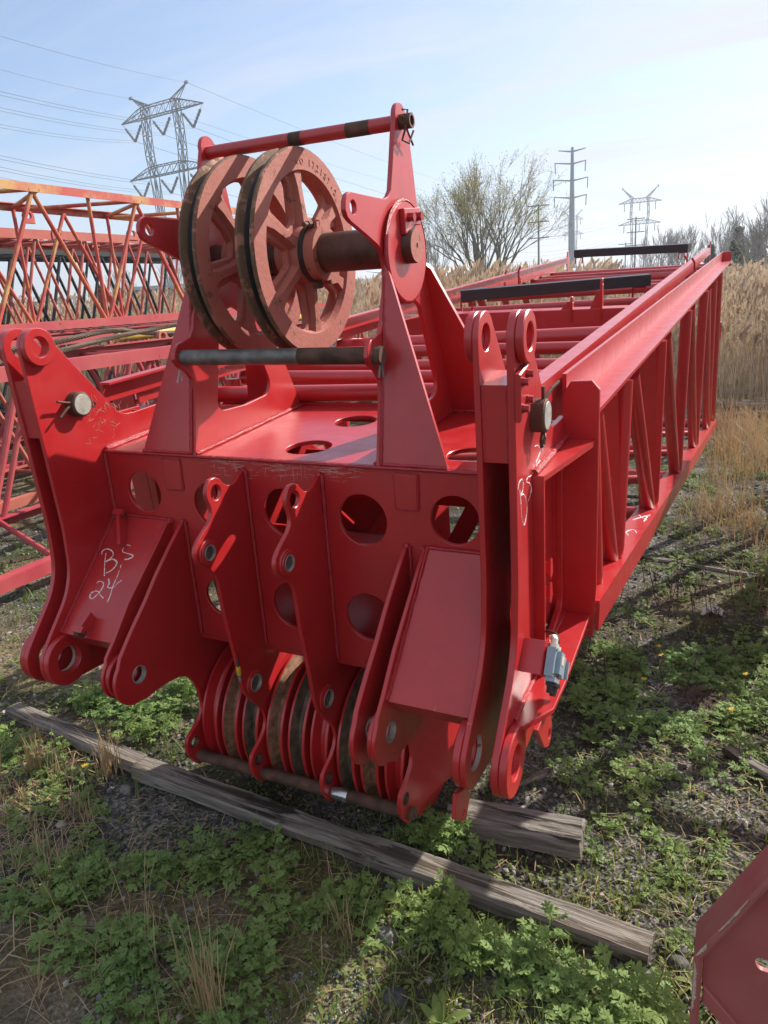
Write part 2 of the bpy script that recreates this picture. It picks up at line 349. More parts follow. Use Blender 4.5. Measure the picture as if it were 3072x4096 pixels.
# latches on the left lid
nrm = V(0, -.655, .755)
def on_lid(x, t, h): return V(x, -.024, -.232)+V(0, -.332, -.288)*t+nrm*h
for (x, t, flip) in ((-.655, .045, 1), (-.600, 1.0, -1)):
    b = MB()
    b.bar(on_lid(x-.005, t-.02, .03), on_lid(x-.005+.05*(flip > 0), t+.22*(1 if flip > 0 else -.75), .014), .012, .04, nrm)
    b.bar(on_lid(x-.03, t-.03, .042), on_lid(x+.012, t-.03, .042), .02, .012, nrm)
    part('latch', b, M['red'], lidL)
    b = MB(); b.lathe(on_lid(x-.02, t-.02, .03), (1, 0, 0), [(0, 0), (0, .018), (.02, .018), (.02, 0)], 20, False)
    b.lathe(on_lid(x+.004, t-.02, .03), (1, 0, 0), [(0, 0), (0, .006), (.008, .006), (.008, 0)], 8, False)
    part('latch_roller', b, M['rust'], lidL)
CH = [[(-.6824, -.1344, -.3266), (-.6689, -.1605, -.3495), (-.6452, -.1953, -.3799)],
 [(-.699, -.1393, -.3309), (-.7019, -.1292, -.322), (-.6843, -.1226, -.3162), (-.6586, -.1273, -.3203), (-.6478, -.1383, -.33), (-.658, -.1511, -.3412), (-.665, -.1568, -.3462), (-.6435, -.1481, -.3386), (-.6209, -.1528, -.3427), (-.6156, -.1641, -.3526), (-.6271, -.1786, -.3653), (-.6431, -.1867, -.3724)],
 [(-.5909, -.1062, -.3018), (-.6056, -.1046, -.3005), (-.616, -.1134, -.3081), (-.6143, -.1235, -.317), (-.5929, -.1267, -.3198), (-.5666, -.1295, -.3223), (-.5608, -.1341, -.3262), (-.5746, -.1413, -.3326), (-.5914, -.1445, -.3354)],
 [(-.5958, -.159, -.3481), (-.5917, -.1686, -.3565)],
 [(-.6649, -.2171, -.3991), (-.6581, -.2114, -.3941), (-.6415, -.2115, -.3941), (-.6318, -.2187, -.4005), (-.632, -.2319, -.412), (-.6422, -.2476, -.4258), (-.6537, -.2579, -.4348), (-.6669, -.255, -.4323), (-.6686, -.2454, -.4239), (-.6552, -.2375, -.417), (-.6413, -.2377, -.4172), (-.6245, -.2457, -.4242), (-.6074, -.252, -.4297)],
 [(-.6216, -.2013, -.3852), (-.6113, -.2118, -.3944), (-.6086, -.223, -.4042), (-.5859, -.2207, -.4022), (-.576, -.2083, -.3913), (-.5638, -.1989, -.3831)],
 [(-.5925, -.1737, -.361), (-.5894, -.1932, -.3781), (-.5895, -.2194, -.4011), (-.5843, -.2416, -.4205), (-.5838, -.2608, -.4374)]]
def smooth_path(pts, k=4):
    P = [V(*p) for p in pts]; out = []
    for i in range(len(P)-1):
        a = P[max(i-1, 0)]; b = P[i]; c = P[i+1]; d = P[min(i+2, len(P)-1)]
        for j in range(k):
            t = j/k; out.append(.5*((2*b)+(c-a)*t+(2*a-5*b+4*c-d)*t*t+(3*b-a-3*c+d)*t**3))
    out.append(P[-1]); return out
def chalk(strokes, nrm, r=.0021):
    mb = MB()
    for s in strokes:
        p = smooth_path(s, 8); k = 0
        while k < len(p)-1:
            m = min(len(p), k+random.randint(5, 16)); w0 = r*random.uniform(.75, 1.35)
            if m-k > 1: mb2 = MB().path([q-nrm*r*.45 for q in p[k:m]], [w0*random.uniform(.7, 1.3) for _ in p[k:m]], 6); mb.add(mb2.v, mb2.f)
            k = m-1+(random.random() < .3)
    return mb
for s in CH:      # settle the strokes on the lid face
    for i, p in enumerate(s):
        d = (V(*p)-V(-.7, -.024, -.232)).dot(nrm); s[i] = tuple(V(*p)-nrm*d)
part('paint_marking', chalk(CH, nrm), M['chalk'], lidL)
CR = [[(.797, -.2224, .0435), (.797, -.2118, .0562), (.797, -.1923, .0577), (.797, -.1782, .0472), (.797, -.1847, .027), (.797, -.2, .0213), (.797, -.1756, .0137), (.797, -.1518, -.011), (.797, -.1481, -.0329), (.797, -.1598, -.0519), (.797, -.1792, -.0631), (.797, -.1945, -.0379), (.797, -.2014, .0021), (.797, -.2084, .0384)],
 [(.797, -.1012, .0376), (.797, -.1124, .0384), (.797, -.1378, .043), (.797, -.1486, .0368), (.797, -.1234, .0236), (.797, -.1062, .0072), (.797, -.1147, -.0074), (.797, -.1365, -.0168)], [(.797, -.0836, .0478), (.797, -.0924, .0371)],
 [(.797, -.0685, .0997), (.797, -.0378, .0931), (.797, -.0175, .0732), (.797, -.0394, .0607), (.797, -.0607, .0539), (.797, -.0559, .0454), (.797, -.0186, .0485)], [(.797, -.0104, .1096), (.797, -.0143, .0943), (.797, .0158, .0853), (.797, .044, .0938)], [(.797, .0443, .1008), (.797, .0154, .0771), (.797, .0093, .0621)]]
part('paint_marking', chalk(CR, V(1, 0, 0), .0017), M['chalk'])
# --- outboard frame round the side window (right and left) ------------------
for sx in (1, -1):
    X = lambda x: sx*x-(0 if sx > 0 else .014)
    b = MB()
    def hx(c): b.hexa([(X(x), y, z) for x, y, z in (c if sx > 0 else [c[i] for i in (1, 0, 3, 2, 5, 4, 7, 6)])])
    hx([(.797, -.096, -.536), (.824, -.096, -.536), (.824, -.086, -.536), (.797, -.086, -.536), (.797, -.096, .032), (.826, -.096, .032), (.826, -.086, .032), (.797, -.086, .032)])
    hx([(.797, -.0955, .020), (.826, -.0955, .020), (.884, .262, .006), (.797, .262, .006), (.797, -.0955, .034), (.826, -.0955, .034), (.884, .262, .022), (.797, .262, .022)])
    part('window_flange', b, M['red'])
    b = MB()
    b.plate(fillet([(X(.797), -.63), (X(.885), -.615), (X(.893), -.45), (X(.893), .165, .0), (X(.872), .190, .0), (X(.815), .188), (X(.792), .15)]), .014, XZ, (), .002, -.27)
    part('transition_plate', b, M['red'])
    b = MB()
    b.plate([(X(.797), -.33), (X(.826), -.318), (X(.878), -.228), (X(.881), -.10), (X(.876), .262), (X(.797), .262)], .016, XY, (), .002, -.546)
    b.plate(fillet([(X(.797), -.556), (X(.85), -.556), (X(.875), -.59), (X(.86), -.63), (X(.797), -.66)]), .012, XZ, (), .002, -.255)
    part('gusset_plate', b, M['red'])
    if sx < 0: continue
    b = MB().yz(fillet([(-.305, -.554), (-.17, -.554), (-.155, -.64, .01), (-.166, -.685, .02), (-.195, -.69, .02), (-.236, -.662)]), *sorted((X(.842), X(.856))), [circ(-.184, -.655, .014, 20)])
    part('hanger_lug', b, M['red'])
    b = MB().yz(fillet([(-.475, -.655), (-.40, -.69), (-.385, -.735), (-.423, -.778, .015), (-.45, -.764, .02), (-.496, -.715)]), *sorted((X(.690), X(.701))), [circ(-.436, -.748, .009, 16)])
    part('hanger_lug', b, M['red'])
    if sx > 0:
        part('weld_bead', bead([(.800, -.09, .038), (.800, .262, .030)], .010), M['bead'])
        part('weld_bead', bead([(.799, -.31, -.535), (.799, .26, -.535)], .006), M['bead'])
        b = MB()
        for y, z, dz in ((-.03, -.245, .03), (-.035, -.315, -.02)):
            b.box(.80, .822, y, y+.004, z-.016, z+.016); b.yz(fillet([(y, z+.03), (y+.02, z+.02), (y+.025, z-.02), (y+.008, z-.035), (y-.004, z-.02)]), .822, .826, [circ(y+.01, z+.008, .003, 8), circ(y+.012, z-.012, .003, 8)], .0005)
        part('mounting_tab', b, M['red'])
part('diagonal_strap', MB().bar((.725, .02, -.26), (.725, .17, .0), .008, .03, (1, 0, 0)).bar((.725, .01, -.27), (.725, .17, -.47), .008, .03, (1, 0, 0)), M['red'])
# --- upper sheave brackets ---------------------------------------------------
U = [(.365, .918), (.3857, .78), (.4, .67), (.428, .555), (.655, .014), (.661, .002), (0., .002), (.054, .2, .05), (.054, .235), (.031, .264), (-.002, .286), (-.013, .31), (-.005, .3346), (.017, .3516), (.046, .3545), (.078, .361), (.101, .388), (.113, .425), (.132, .46), (.141, .50), (.146, .53), (.134, .566), (.108, .587), (.0503, .6139), (-.0308, .6485), (-.048, .66), (-.0555, .678), (-.0512, .697), (-.0386, .7124), (-.0207, .7178), (.013, .7146), (.16, .7005), (.18, .6998), (.2, .7055), (.220, .722), (.244, .788), (.2707, .8667), (.285, .90)]
U = U+[(p[0], p[1]) for p in arc(.322, .903, .0385, 170, 30, 10)]
uwin = fillet([(.146, .106, .03), (.30, .092, .04), (.487, .098, .045), (.372, .395, .04), (.31, .43, .05), (.238, .40, .04)])
sh = (.274, .572)
for x0, x1, o in ((-.3386, -.3246, -1), (.322, .336, 1)):
    p = part('sheave_bracket', MB().yz(U, x0, x1, [uwin, circ(-.013, .682, .0165)]), M['red'])
    xo = x1 if o > 0 else x0
    part('shaft_boss', MB().yz(circ(sh[0], sh[1]-.016, .137, 48), *sorted((xo, xo+o*.014)), (), .004), M['red'], p)
    XX = lambda d: xo+o*d
    b = MB()    # front gusset follows the front edge, the rear one the rear edge
    def slab(pts, t):
        vs = [V(*q) for q in pts]; n = (vs[1]-vs[0]).cross(vs[2]-vs[0]).normalized()*t/2
        b.hexa([v-n for v in vs]+[v+n for v in vs])
    slab([(XX(0), .006, .004), (XX(.204), .006, .004), (XX(.012), .142, .515), (XX(0), .145, .53)], .013)
    part('gusset_plate', b, M['red'], p); b = MB()
    slab([(XX(0), .615, .004), (XX(.205), .615, .004), (XX(.022), .425, .50), (XX(0), .418, .52)], .012)
    part('gusset_plate', b, M['red'], p)
    b = MB()
    for q in ([(XX(0), .004, .006), (XX(.204), .0, .006)], [(XX(.002), .0, .008), (XX(.002), .145, .53)], [(XX(0), .61, .006), (XX(.2), .61, .006)], [(x1+.003 if o < 0 else x0-.003, .003, .005), (x1+.003 if o < 0 else x0-.003, .655, .005)]):
        bb = bead(q, .0065); b.add(bb.v, bb.f)
    part('weld_bead', b, M['bead'], p)
    if o > 0:
        w = MB().lathe((xo+.006, sh[0], sh[1]-.016), (1, 0, 0), [(0, .137), (.004, .1425), (.009, .137)], 48); part('weld_bead', w, M['bead'], p)
        k = part('keeper_plate', MB().yz(fillet([(.232, .672), (.345, .672), (.345, .625), (.30, .627), (.255, .606), (.232, .606)]), xo+.014, xo+.030, (), .002), M['red'], p)
shaft = part('sheave_shaft', MB().lathe((-.36, *sh), (1, 0, 0), [(0, 0), (0, .052), (.345, .052), (.345, .0565), (.666, .0565), (.666, .0475), (.733, .0475), (.738, .0445), (.738, 0)], 44, False), M['rust_dark'])
part('shaft_cap', MB().yz(circ(*sh, .0452, 40), .378, .3795, [circ(*sh, .007, 16)], .0005), M['old_pink'], shaft)
for y in (.262, .318): part('keeper_bolt', MB().lathe((.366, y, .648), (1, 0, 0), [(0, 0), (0, .014), (.003, .014), (.003, .0125), (.017, .0125), (.017, 0)], 6, False), M['bolt'], BS)
# pipes across the brackets
p = part('guard_pipe', MB().tube((-.3246, .318, .893), (.322, .318, .893), .0195, 24), M['red'])
for xa, xb in ((-.02, .022), (.17, .245)): part('worn_patch', MB().tube((xa, .318, .893), (xb, .318, .893), .0199, 24, False), M['rust'], p)
q = part('pipe_end', MB().lathe((.336, .318, .893), (1, 0, 0), [(0, .013), (0, .0195), (.035, .0195), (.035, .013)], 24), M['rust'], p)
part('cotter_pin', MB().path([(.352, .30, .92), (.356, .327, .922), (.358, .30, .875), (.352, .285, .845), (.357, .32, .838), (.362, .345, .87)], .0032, 6).path([(.352, .295, .905), (.358, .32, .86), (.356, .35, .835)], .003, 6), M['rust'], q)
p = part('cross_pin', MB().lathe((-.352, .026, .3085), (1, 0, 0), [(0, 0), (0, .0235), (.71, .0235), (.713, .021), (.713, 0)], 28, False), M['worn_steel'])
part('worn_patch', MB().tube((.10, .026, .3085), (.315, .026, .3085), .0238, 28, False), M['rust'], p); part('pin_head', MB().tube((.34, .026, .3085), (.362, .026, .3085), .024, 28), M['rust'], p)
part('cotter_pin', MB().path([(.352, .03, .335), (.352, .028, .29), (.350, .015, .25)], .0035, 6).path([(.354, .03, .285), (.357, .03, .248)], .0035, 6), M['worn_steel'], p)
part('cotter_pin', MB().path([(-.342, .02, .27), (-.343, .0, .235)], .0025, 6).path([(-.342, .026, .27), (-.343, .022, .238)], .0025, 6), M['pin_face'], p)
# --- the two big sheaves ------------------------------------------------------
def big_sheave(x0, phase):
    w = .064; x1 = x0+w; ro = .297; xm = (x0+x1)/2
    prof = [(0, ro-.062), (0, ro-.004), (.004, ro), (.012, ro), (.022, ro-.018), (w/2, ro-.03), (w-.022, ro-.018), (w-.012, ro), (w-.004, ro), (w, ro-.004), (w, ro-.062), (w*.72, ro-.072), (w*.28, ro-.072)]
    mb = MB(); n = 72
    for i in range(len(prof)):
        a = prof[i]; c = prof[(i+1) % len(prof)]; mb.cm = 1 if 4 <= i <= 6 else (2 if i in (1, 2, 3, 7, 8) else 0)
        mb.lathe((x0, *sh), (1, 0, 0), [a, c], n, False)
    mb.cm = 0
    wins = []
    for k in range(6):
        a = phase+k*60+30
        wp = []
        for rr, da, fr in ((.105, -13, .012), (.228, -19.5, .035), (.236, 0, 0), (.228, 19.5, .035), (.105, 13, .012)):
            wp.append((sh[0]+rr*math.cos(R(a+da)), sh[1]+rr*math.sin(R(a+da)), fr))
        wins.append(fillet(wp, 6))
    mb.yz(circ(*sh, ro-.05, 72), xm-.011, xm+.011, wins+[circ(*sh, .05)], .004)
    for k in range(6):
        a = R(phase+k*60); e = V(0, math.cos(a), math.sin(a)); t = V(0, -math.sin(a), math.cos(a)); c = V(xm, *sh)
        for s in (-1, 1):
            X_ = V(s, 0, 0)
            pts = []
            for rr, hw, hh in ((.06, .030, .034), (.12, .020, .030), (.19, .020, .026), (.243, .040, .024)):
                pts.append([c+e*rr-t*hw+X_*.009, c+e*rr-t*hw*.55+X_*hh, c+e*rr+t*hw*.55+X_*hh, c+e*rr+t*hw+X_*.009])
            vs = [q for r_ in pts for q in r_]; fs = []
            for i in range(3):
                for j in range(3):
                    f = (i*4+j, i*4+j+1, (i+1)*4+j+1, (i+1)*4+j); fs.append(f if s < 0 else f[::-1])
            mb.add(vs, fs)
    mb.lathe((xm-.052, *sh), (1, 0, 0), [(0, .05), (0, .074), (.012, .078), (.03, .086), (.074, .086), (.092, .078), (.104, .074), (.104, .05)], 40)
    p = part('sheave', mb, [M['old_pink'], M['grease'], M['rim']], BS, sharp=28)
    # split clamp collar on the shaft side
    b = MB(); b.lathe((x1+.02, *sh), (1, 0, 0), [(0, .056), (0, .079), (.034, .079), (.034, .056)], 40)
    b.box(x1+.024, x1+.05, sh[0]-.012, sh[0]+.05, sh[1]+.07, sh[1]+.094); b.box(x1+.024, x1+.05, sh[0]+.02, sh[0]+.075, sh[1]-.092, sh[1]-.06)
    b.box(x1+.024, x1+.05, sh[0]-.03, sh[0]-.016, sh[1]+.064, sh[1]+.09)
    c = part('clamp_collar', b, M['old_pink'], p)
    for y, z in ((-.05, .084), (-.03, -.09)): part('collar_bolt', MB().lathe((x1+.03, sh[0]+y, sh[1]+z), (0, -1, 0), [(-.02, 0), (-.02, .011), (.0, .011), (.0, .008), (.02, .008), (.02, 0)], 6, False), M['rust'], p)
    part('grease_seal', MB().lathe((x1+.004, *sh), (1, 0, 0), [(0, .056), (0, .083), (.016, .083), (.016, .056)], 40), M['grease'], p)
    return p
sv1 = big_sheave(-.036, 92); sv0 = big_sheave(-.232, 70)
for i, ch in enumerate('172187-2'):     # cast lettering on the rim
    c = bpy.data.curves.new('cast_lettering', 'FONT'); c.body = ch; c.size = .028; c.extrude = .0015; c.align_x = 'CENTER'; c.align_y = 'CENTER'
    o = bpy.data.objects.new('t', c); COL.objects.link(o); dg = bpy.context.evaluated_depsgraph_get(); dg.update(); me = bpy.data.meshes.new_from_object(o.evaluated_get(dg))
    a = 78-i*5.2; rr = .258
    m = Matrix.Translation((.0282, sh[0]+rr*math.cos(R(a)), sh[1]+rr*math.sin(R(a)))) @ YZ @ Matrix.Rotation(R(a-90), 4, 'Z')
    bpy.data.objects.remove(o)
    if i == 0: LT = MB()
    LT.add([m @ v.co for v in me.vertices], [tuple(p.vertices) for p in me.polygons])
for a in (88, 93): LT.yz(circ(sh[0]+.258*math.cos(R(a)), sh[1]+.258*math.sin(R(a)), .009, 14), .0275, .0295, [circ(sh[0]+.258*math.cos(R(a)), sh[1]+.258*math.sin(R(a)), .006, 14)] if a == 88 else (), .0004)
LT.yz([(sh[0]+.262*math.cos(R(a)), sh[1]+.262*math.sin(R(a))) for a in (24, 28)]+[(sh[0]+.24*math.cos(R(26)), sh[1]+.24*math.sin(R(26)))], .0275, .0295, (), .0004)
part('cast_lettering', LT, M['old_pink'], sv1)
# --- lower sheave blocks --------------------------------------------------------
ax = (.105, -1.012)
i = 0
gm = ['red', 'groove', 'oil', 'groove', 'oil', 'red', 'oil', 'groove', 'red']
for xa, xb in ((-.4116, -.1514), (-.1374, .124), (.138, .3976)):
    for k in range(3):
        xc = xa+(xb-xa)*(k+.5)/3; w = .066; x0 = xc-w/2; ro = .256
        prof = [(0, ro-.05), (0, ro-.002), (.002, ro), (.0095, ro), (.016, ro-.016), (w*.36, ro-.034), (w/2, ro-.039), (w*.64, ro-.034), (w-.016, ro-.016), (w-.0095, ro), (w-.002, ro), (w, ro-.002), (w, ro-.05), (w*.7, ro-.06), (w*.6, .05), (w*.4, .05), (w*.3, ro-.06)]
        mb = MB()
        for j in range(len(prof)):
            mb.cm = 1 if 3 <= j <= 8 else 0
            mb.lathe((x0, *ax), (1, 0, 0), [prof[j], prof[(j+1) % len(prof)]], 64, False)
        part('head_sheave', mb, [M['red'], M[gm[i]]]); i += 1
part('head_shaft', MB().tube((-.41, *ax), (.405, *ax), .05, 28), M['rust'])
p = part('rope_guard_pin', MB().tube((-.462, -.178, -1.0765), (.424, -.178, -1.0765), .0205, 24), M['rust'])
part('worn_patch', MB().tube((.142, -.178, -1.0765), (.198, -.178, -1.0765), .0209, 24, False), M['bright'], p)
part('pin_cap', MB().lathe((.4125, -.155, -1.098), (1, 0, 0), [(0, 0), (0, .019), (.009, .019), (.009, .013), (.005, .012), (.005, 0)], 24, False).box(.42, .424, -.159, -.151, -1.114, -1.082), M['worn_steel'], p)
part('cotter_pin', MB().path([(-.452, -.178, -1.075), (-.47, -.20, -1.10), (-.49, -.20, -1.108)], .0025, 6), M['rust'], p)
# scraped paint along the front top edge
rnd = random.Random(5); sc = MB()
for k in range(210):
    g = rnd.random()
    cx = (rnd.gauss(-.20, .05) if g < .35 else rnd.gauss(.0, .07) if g < .7 else rnd.gauss(.19, .035)); z = -.006-abs(rnd.gauss(0, .026))
    l = rnd.uniform(.004, .035); an = rnd.choice((0, 0, 0, 0, 0, 1.5))+rnd.gauss(0, .12); w = rnd.uniform(.0003, .0008)
    dx, dz_ = math.cos(an)*l, math.sin(an)*l; nx_, nz_ = -math.sin(an)*w, math.cos(an)*w
    q = [(cx-dx, z-dz_), (cx+nx_, z+nz_), (cx+dx, z+dz_), (cx-nx_, z-nz_)]
    if all(-.075 < b_ < -.003 for a_, b_ in q): sc.add([(a_, .066*b_-.0008-k*1e-6, b_) for a_, b_ in q], [(0, 1, 2, 3)])
part('paint_scrape', sc, M['scrape'], fp, smooth=False)
sc = MB()
for k in range(45):
    y = rnd.gauss(.02, .05); z = rnd.gauss(.10, .05); an = rnd.uniform(0, 3.1); p = [(-.7222, y+math.cos(an+.3*j*rnd.uniform(-1, 1))*j*.012, z+math.sin(an)*j*.012) for j in range(3)]
    if all(-.2 < q[1] < .2 and -.1 < q[2] < .2 for q in p): sc.path(p, .0005, 3, False)
part('paint_scrape', sc, M['scrape'], smooth=False)
# --- cable and switch --------------------------------------------------------------
cb = part('cable', MB().path(smooth_path([(-.16, -.20, -.27), (-.2, -.16, -.33), (-.225, -.13, -.42), (-.215, -.13, -.47), (-.175, -.135, -.462), (-.155, -.14, -.42)], 6), .0045, 8).path(smooth_path([(-.155, -.19, -.27), (-.17, -.16, -.33), (-.165, -.155, -.42), (-.152, -.17, -.50), (-.14, -.195, -.60), (-.135, -.205, -.635)], 6), .0045, 8), M['cablem'])
part('connector', MB().lathe((-.135, -.205, -.632), (0, -.05, -1), [(0, 0), (0, .007), (.02, .0085), (.03, .007), (.03, 0)], 12, False), M['yel_pl'], cb)
part('connector_tip', MB().lathe((-.135, -.2065, -.662), (0, -.05, -1), [(0, 0), (0, .0045), (.01, .0045), (.01, .006), (.016, .006), (.016, .003), (.024, .003), (.024, 0)], 10, False), M['bright'], cb)
# switch bracket: bent plate on the outer right lug plate
SW = Matrix.Translation((.797, -.183, -.43)) @ Matrix.Rotation(R(-40), 4, 'X')
def swm(mb):
    mb.v = [tuple(SW @ V(v[0], v[1], v[2]*.68)) for v in mb.v]; return mb
b = MB(); b.plate(fillet([(0, -.055), (.052, -.055, .02), (.06, -.04), (.06, .05), (.055, .05), (.048, -.048, .014), (0, -.050)], 5), .125, XY, (), .0006)
br = part('switch_bracket', swm(b), M['red'])
b = MB(); b.box(.061, .082, -.052, .022, -.06, .045)
b.box(.082, .094, -.03, .018, -.045, .035); b.box(.061, .08, .022, .034, -.055, .038)
sw = part('limit_switch', swm(b), M['blue'], br)
b = MB(); b.box(.07, .09, .032, .062, -.052, .030); b.box(.07, .098, .062, .072, -.05, .018); b.box(.064, .088, -.045, .02, -.078, -.06)
part('switch_cover', swm(b), M['bluegrey'], sw)
b = MB(); b.tube((.072, -.03, .045), (.072, -.03, .06), .012, 14).tube((.072, .003, .045), (.072, .003, .057), .012, 14)
b.path([(.072, -.03, .058), (.072, -.03, .078), (.068, -.025, .088), (.06, -.018, .084)], .0085, 10)
part('cable_gland', swm(b), M['white_pl'], sw)
b = MB(); b.box(.064, .09, -.03, .03, -.092, -.078); b.tube((.076, -.022, -.09), (.076, -.022, -.118), .009, 10).tube((.08, .0, -.09), (.08, .0, -.125), .008, 10).tube((.078, .02, -.09), (.078, .02, -.11), .008, 10)
part('switch_label', swm(MB().box(.0945, .0950, -.022, .010, -.01, .025)), M['white_pl'], sw)
for y_, z_ in ((-.046, -.05), (-.046, .036), (.016, -.05), (.016, .036)): part('screw', swm(MB().tube((.082, y_, z_), (.085, y_, z_), .004, 8)), M['worn_steel'], sw)
part('switch_cable', swm(MB().path(smooth_path([(.072, .003, .055), (.072, .004, .085), (.06, .02, .11), (.03, .05, .12), (.008, .09, .13), (.004, .16, .17)], 6), .005, 8)), M['cablem'], sw)
part('switch_plunger', swm(b), M['black'], sw)
# --- lattice behind the head ----------------------------------------------------------
Yn, Yf = .277, 7.69
def chord(Y, kind, sx):
    t = (Y-Yn)/(Yf-Yn)
    if kind == 't': return V(sx*(.872+(1.017-.872)*t), Y, .1096+(-.0755-.1096)*t)
    return V(sx*(.862+(.985-.862)*t), Y, -.50+(-1.905+.50)*t)
for sx in (1, -1):
    for kind in 'tb':
        a, c = chord(Yn, kind, sx), chord(Yf, kind, sx)
        mb = MB()
        if kind == 't':     # angle: flat leg outward, upright leg inboard
            mb.bar(a+V(-sx*.026, 0, -.006), c+V(-sx*.026, 0, -.006), .092, .012); mb.bar(a+V(-sx*.078, 0, .042), c+V(-sx*.078, 0, .042), .012, .108)
        else:
            mb.bar(a+V(-sx*.01, 0, 0), c+V(-sx*.01, 0, 0), .10, .012); mb.bar(a+V(sx*.034, 0, -.05), c+V(sx*.034, 0, -.05), .012, .089)
        p = part('chord', mb, M['red'])
        if kind == 't' and sx > 0: part('chord_end', MB().box(c.x-.084, c.x+.022, c.y, c.y+.012, c.z-.012, c.z+.097), M['red'], p)
        if kind == 'b' and sx > 0:
            def onch(Y, dx): q = chord(Y, 'b', 1); return (q.x-.01+dx, Y, q.z+.0065)
            st = [[onch(1.18, .0), onch(1.24, -.02), onch(1.30, .0), onch(1.24, .025)], [onch(1.50, -.03), onch(1.58, .0), onch(1.64, .03)], [onch(1.62, -.02), onch(1.56, .005), onch(1.52, .03)], [onch(1.48, .02), onch(1.60, .02)]]
            part('paint_marking', chalk(st, V(0, 0, 1), .003), M['chalk'], p)
    bot = [.47, .83, 1.90, 3.18, 4.70, 6.50, 7.62]; top = [.36, 1.0, 2.0, 3.28, 4.65, 5.65, 6.4]
    seq = [(top[0], bot[0], .028), (top[0]+.06, bot[1]-.05, .027), (bot[1] and top[1]-.05, bot[1]+.05, .030), (top[1]+.08, bot[2]-.06, .032), (top[2]-.08, bot[2]+.07, .032), (top[2]+.09, bot[3]-.08, .034), (top[3]-.1, bot[3]+.08, .034), (top[3]+.1, bot[4]-.1, .034), (top[4]-.12, bot[4]+.1, .034), (top[4]+.12, bot[5]-.12, .034), (top[5]-.1, bot[5]+.1, .034), (6.35, 7.50, .036)]
    for yt, yb, r in seq:
        a, c = chord(yt, 't', sx), chord(yb, 'b', sx); part('lacing_tube', MB().tube(a+V(-sx*.022, 0, -.05), c+V(-sx*.012, 0, .0), r, 16), M['red'])
    for yt, yb in ((.60, .80), (1.5, 1.86)):
        a, c = chord(yt, 't', sx), chord(yb, 'b', sx); part('post', MB().tube(a+V(-sx*.028, 0, -.03), c+V(-sx*.02, 0, 0), .042, 4), M['red'], smooth=False)
# cross members in the top and bottom faces
for y0, y1, r, kind in ((.62, .80, .033, 't'), (1.0, 1.0, .033, 't'), (1.28, 1.28, .03, 't'), (1.72, 1.78, .03, 't'), (1.95, 2.28, .042, 't'), (3.2, 3.25, .036, 't'), (3.62, 4.0, .034, 't'), (4.9, 5.2, .038, 't'), (5.75, 5.45, .036, 't'), (6.6, 6.55, .04, 't'), (7.0, 7.3, .04, 't'), (7.62, 7.62, .045, 't'),
                        (1.9, 1.9, .032, 'b'), (2.2, 3.1, .03, 'b'), (3.2, 3.2, .035, 'b'), (3.6, 4.6, .03, 'b'), (4.75, 4.75, .04, 'b'), (5.0, 6.4, .03, 'b'), (6.5, 6.5, .04, 'b'), (7.62, 7.62, .05, 'b')):
    a, c = chord(y0, kind, -1), chord(y1, kind, 1); dz = -.055 if kind == 't' else -.045
    part('cross_tube', MB().tube(a+V(.05, 0, dz), c+V(-.05, 0, dz), r, 18), M['red'])
b = MB(); b.hexa([(-.86, 2.70, -.02), (.86, 2.70, -.02), (.86, 2.84, -.02), (-.86, 2.84, -.02), (-.86, 2.70, .03), (.86, 2.70, .03), (.86, 2.84, .03), (-.86, 2.84, .03)])
b = MB(); b.plate([(-.87, -.05), (.87, -.05), (.87, .03), (.60, .075), (-.60, .075), (-.87, .03)], .12, XZ, (), .003, -2.78)
cbm = part('cross_beam', b, M['red'])
for x, h, w in ((.30, .075, .035), (.47, .17, .05)):
    part('beam_lug', MB().yz(fillet([(2.71, .07), (2.715, .01), (2.73, -.02), (2.745, .01), (2.75, .075+h*.3), (2.735, .075+h, .012), (2.705, .075+h, .012), (2.70, .075+h*.4)]), x, x+.014, [circ(2.724, .075+h-.025, .010, 14)]).plate([(x-.06, .075), (x, .075), (x, .075+h*.6), (x-.02, .075+h*.6)], .012, XZ, (), .001, -2.74), M['red'], cbm)
part('beam_lug', MB().yz(fillet([(2.70, .04), (2.84, .04), (2.80, .13, .02), (2.74, .13, .02)]), -.60, -.585, [circ(2.77, .10, .012, 14)]), M['red'], cbm)
# rails over the chords
for sx, xf in ((1, .812), (-1, -.772)):
    a = V(sx*.764-(0 if sx > 0 else .014), .10, .175); c = V(xf, 7.66, .042)
    p = part('rail', MB().bar(a, c, .012, .066).bar(a+V(-sx*.018, 0, .033), c+V(-sx*.018, 0, .033), .048, .008), M['red'])
    e = MB().yz(fillet([(7.60, .0), (7.72, .0), (7.72, .13, .02), (7.68, .15, .015), (7.64, .09)]), xf-.007, xf+.007)
    part('rail_end', e, M['red'], p)
    b = MB()
    for Y in (5.55, 7.66): 
        t = (Y-.1)/7.56; q = a.lerp(c, t); b.box(q.x-.006, q.x+.006, Y-.03, Y+.03, q.z-.12, q.z-.03)
    b.path([V(a.lerp(c, .70).x-sx*.05, 5.3, .0), V(a.lerp(c, .70).x-sx*.05, 5.3, .13), V(a.lerp(c, .70).x-sx*.075, 5.28, .17)], .010, 8).path([V(a.lerp(c, .72).x+sx*.03, 5.1, .0), V(a.lerp(c, .72).x+sx*.02, 5.1, .12), V(a.lerp(c, .72).x, 5.08, .16)], .010, 8)
    part('rail_support', b, M['red'], p)
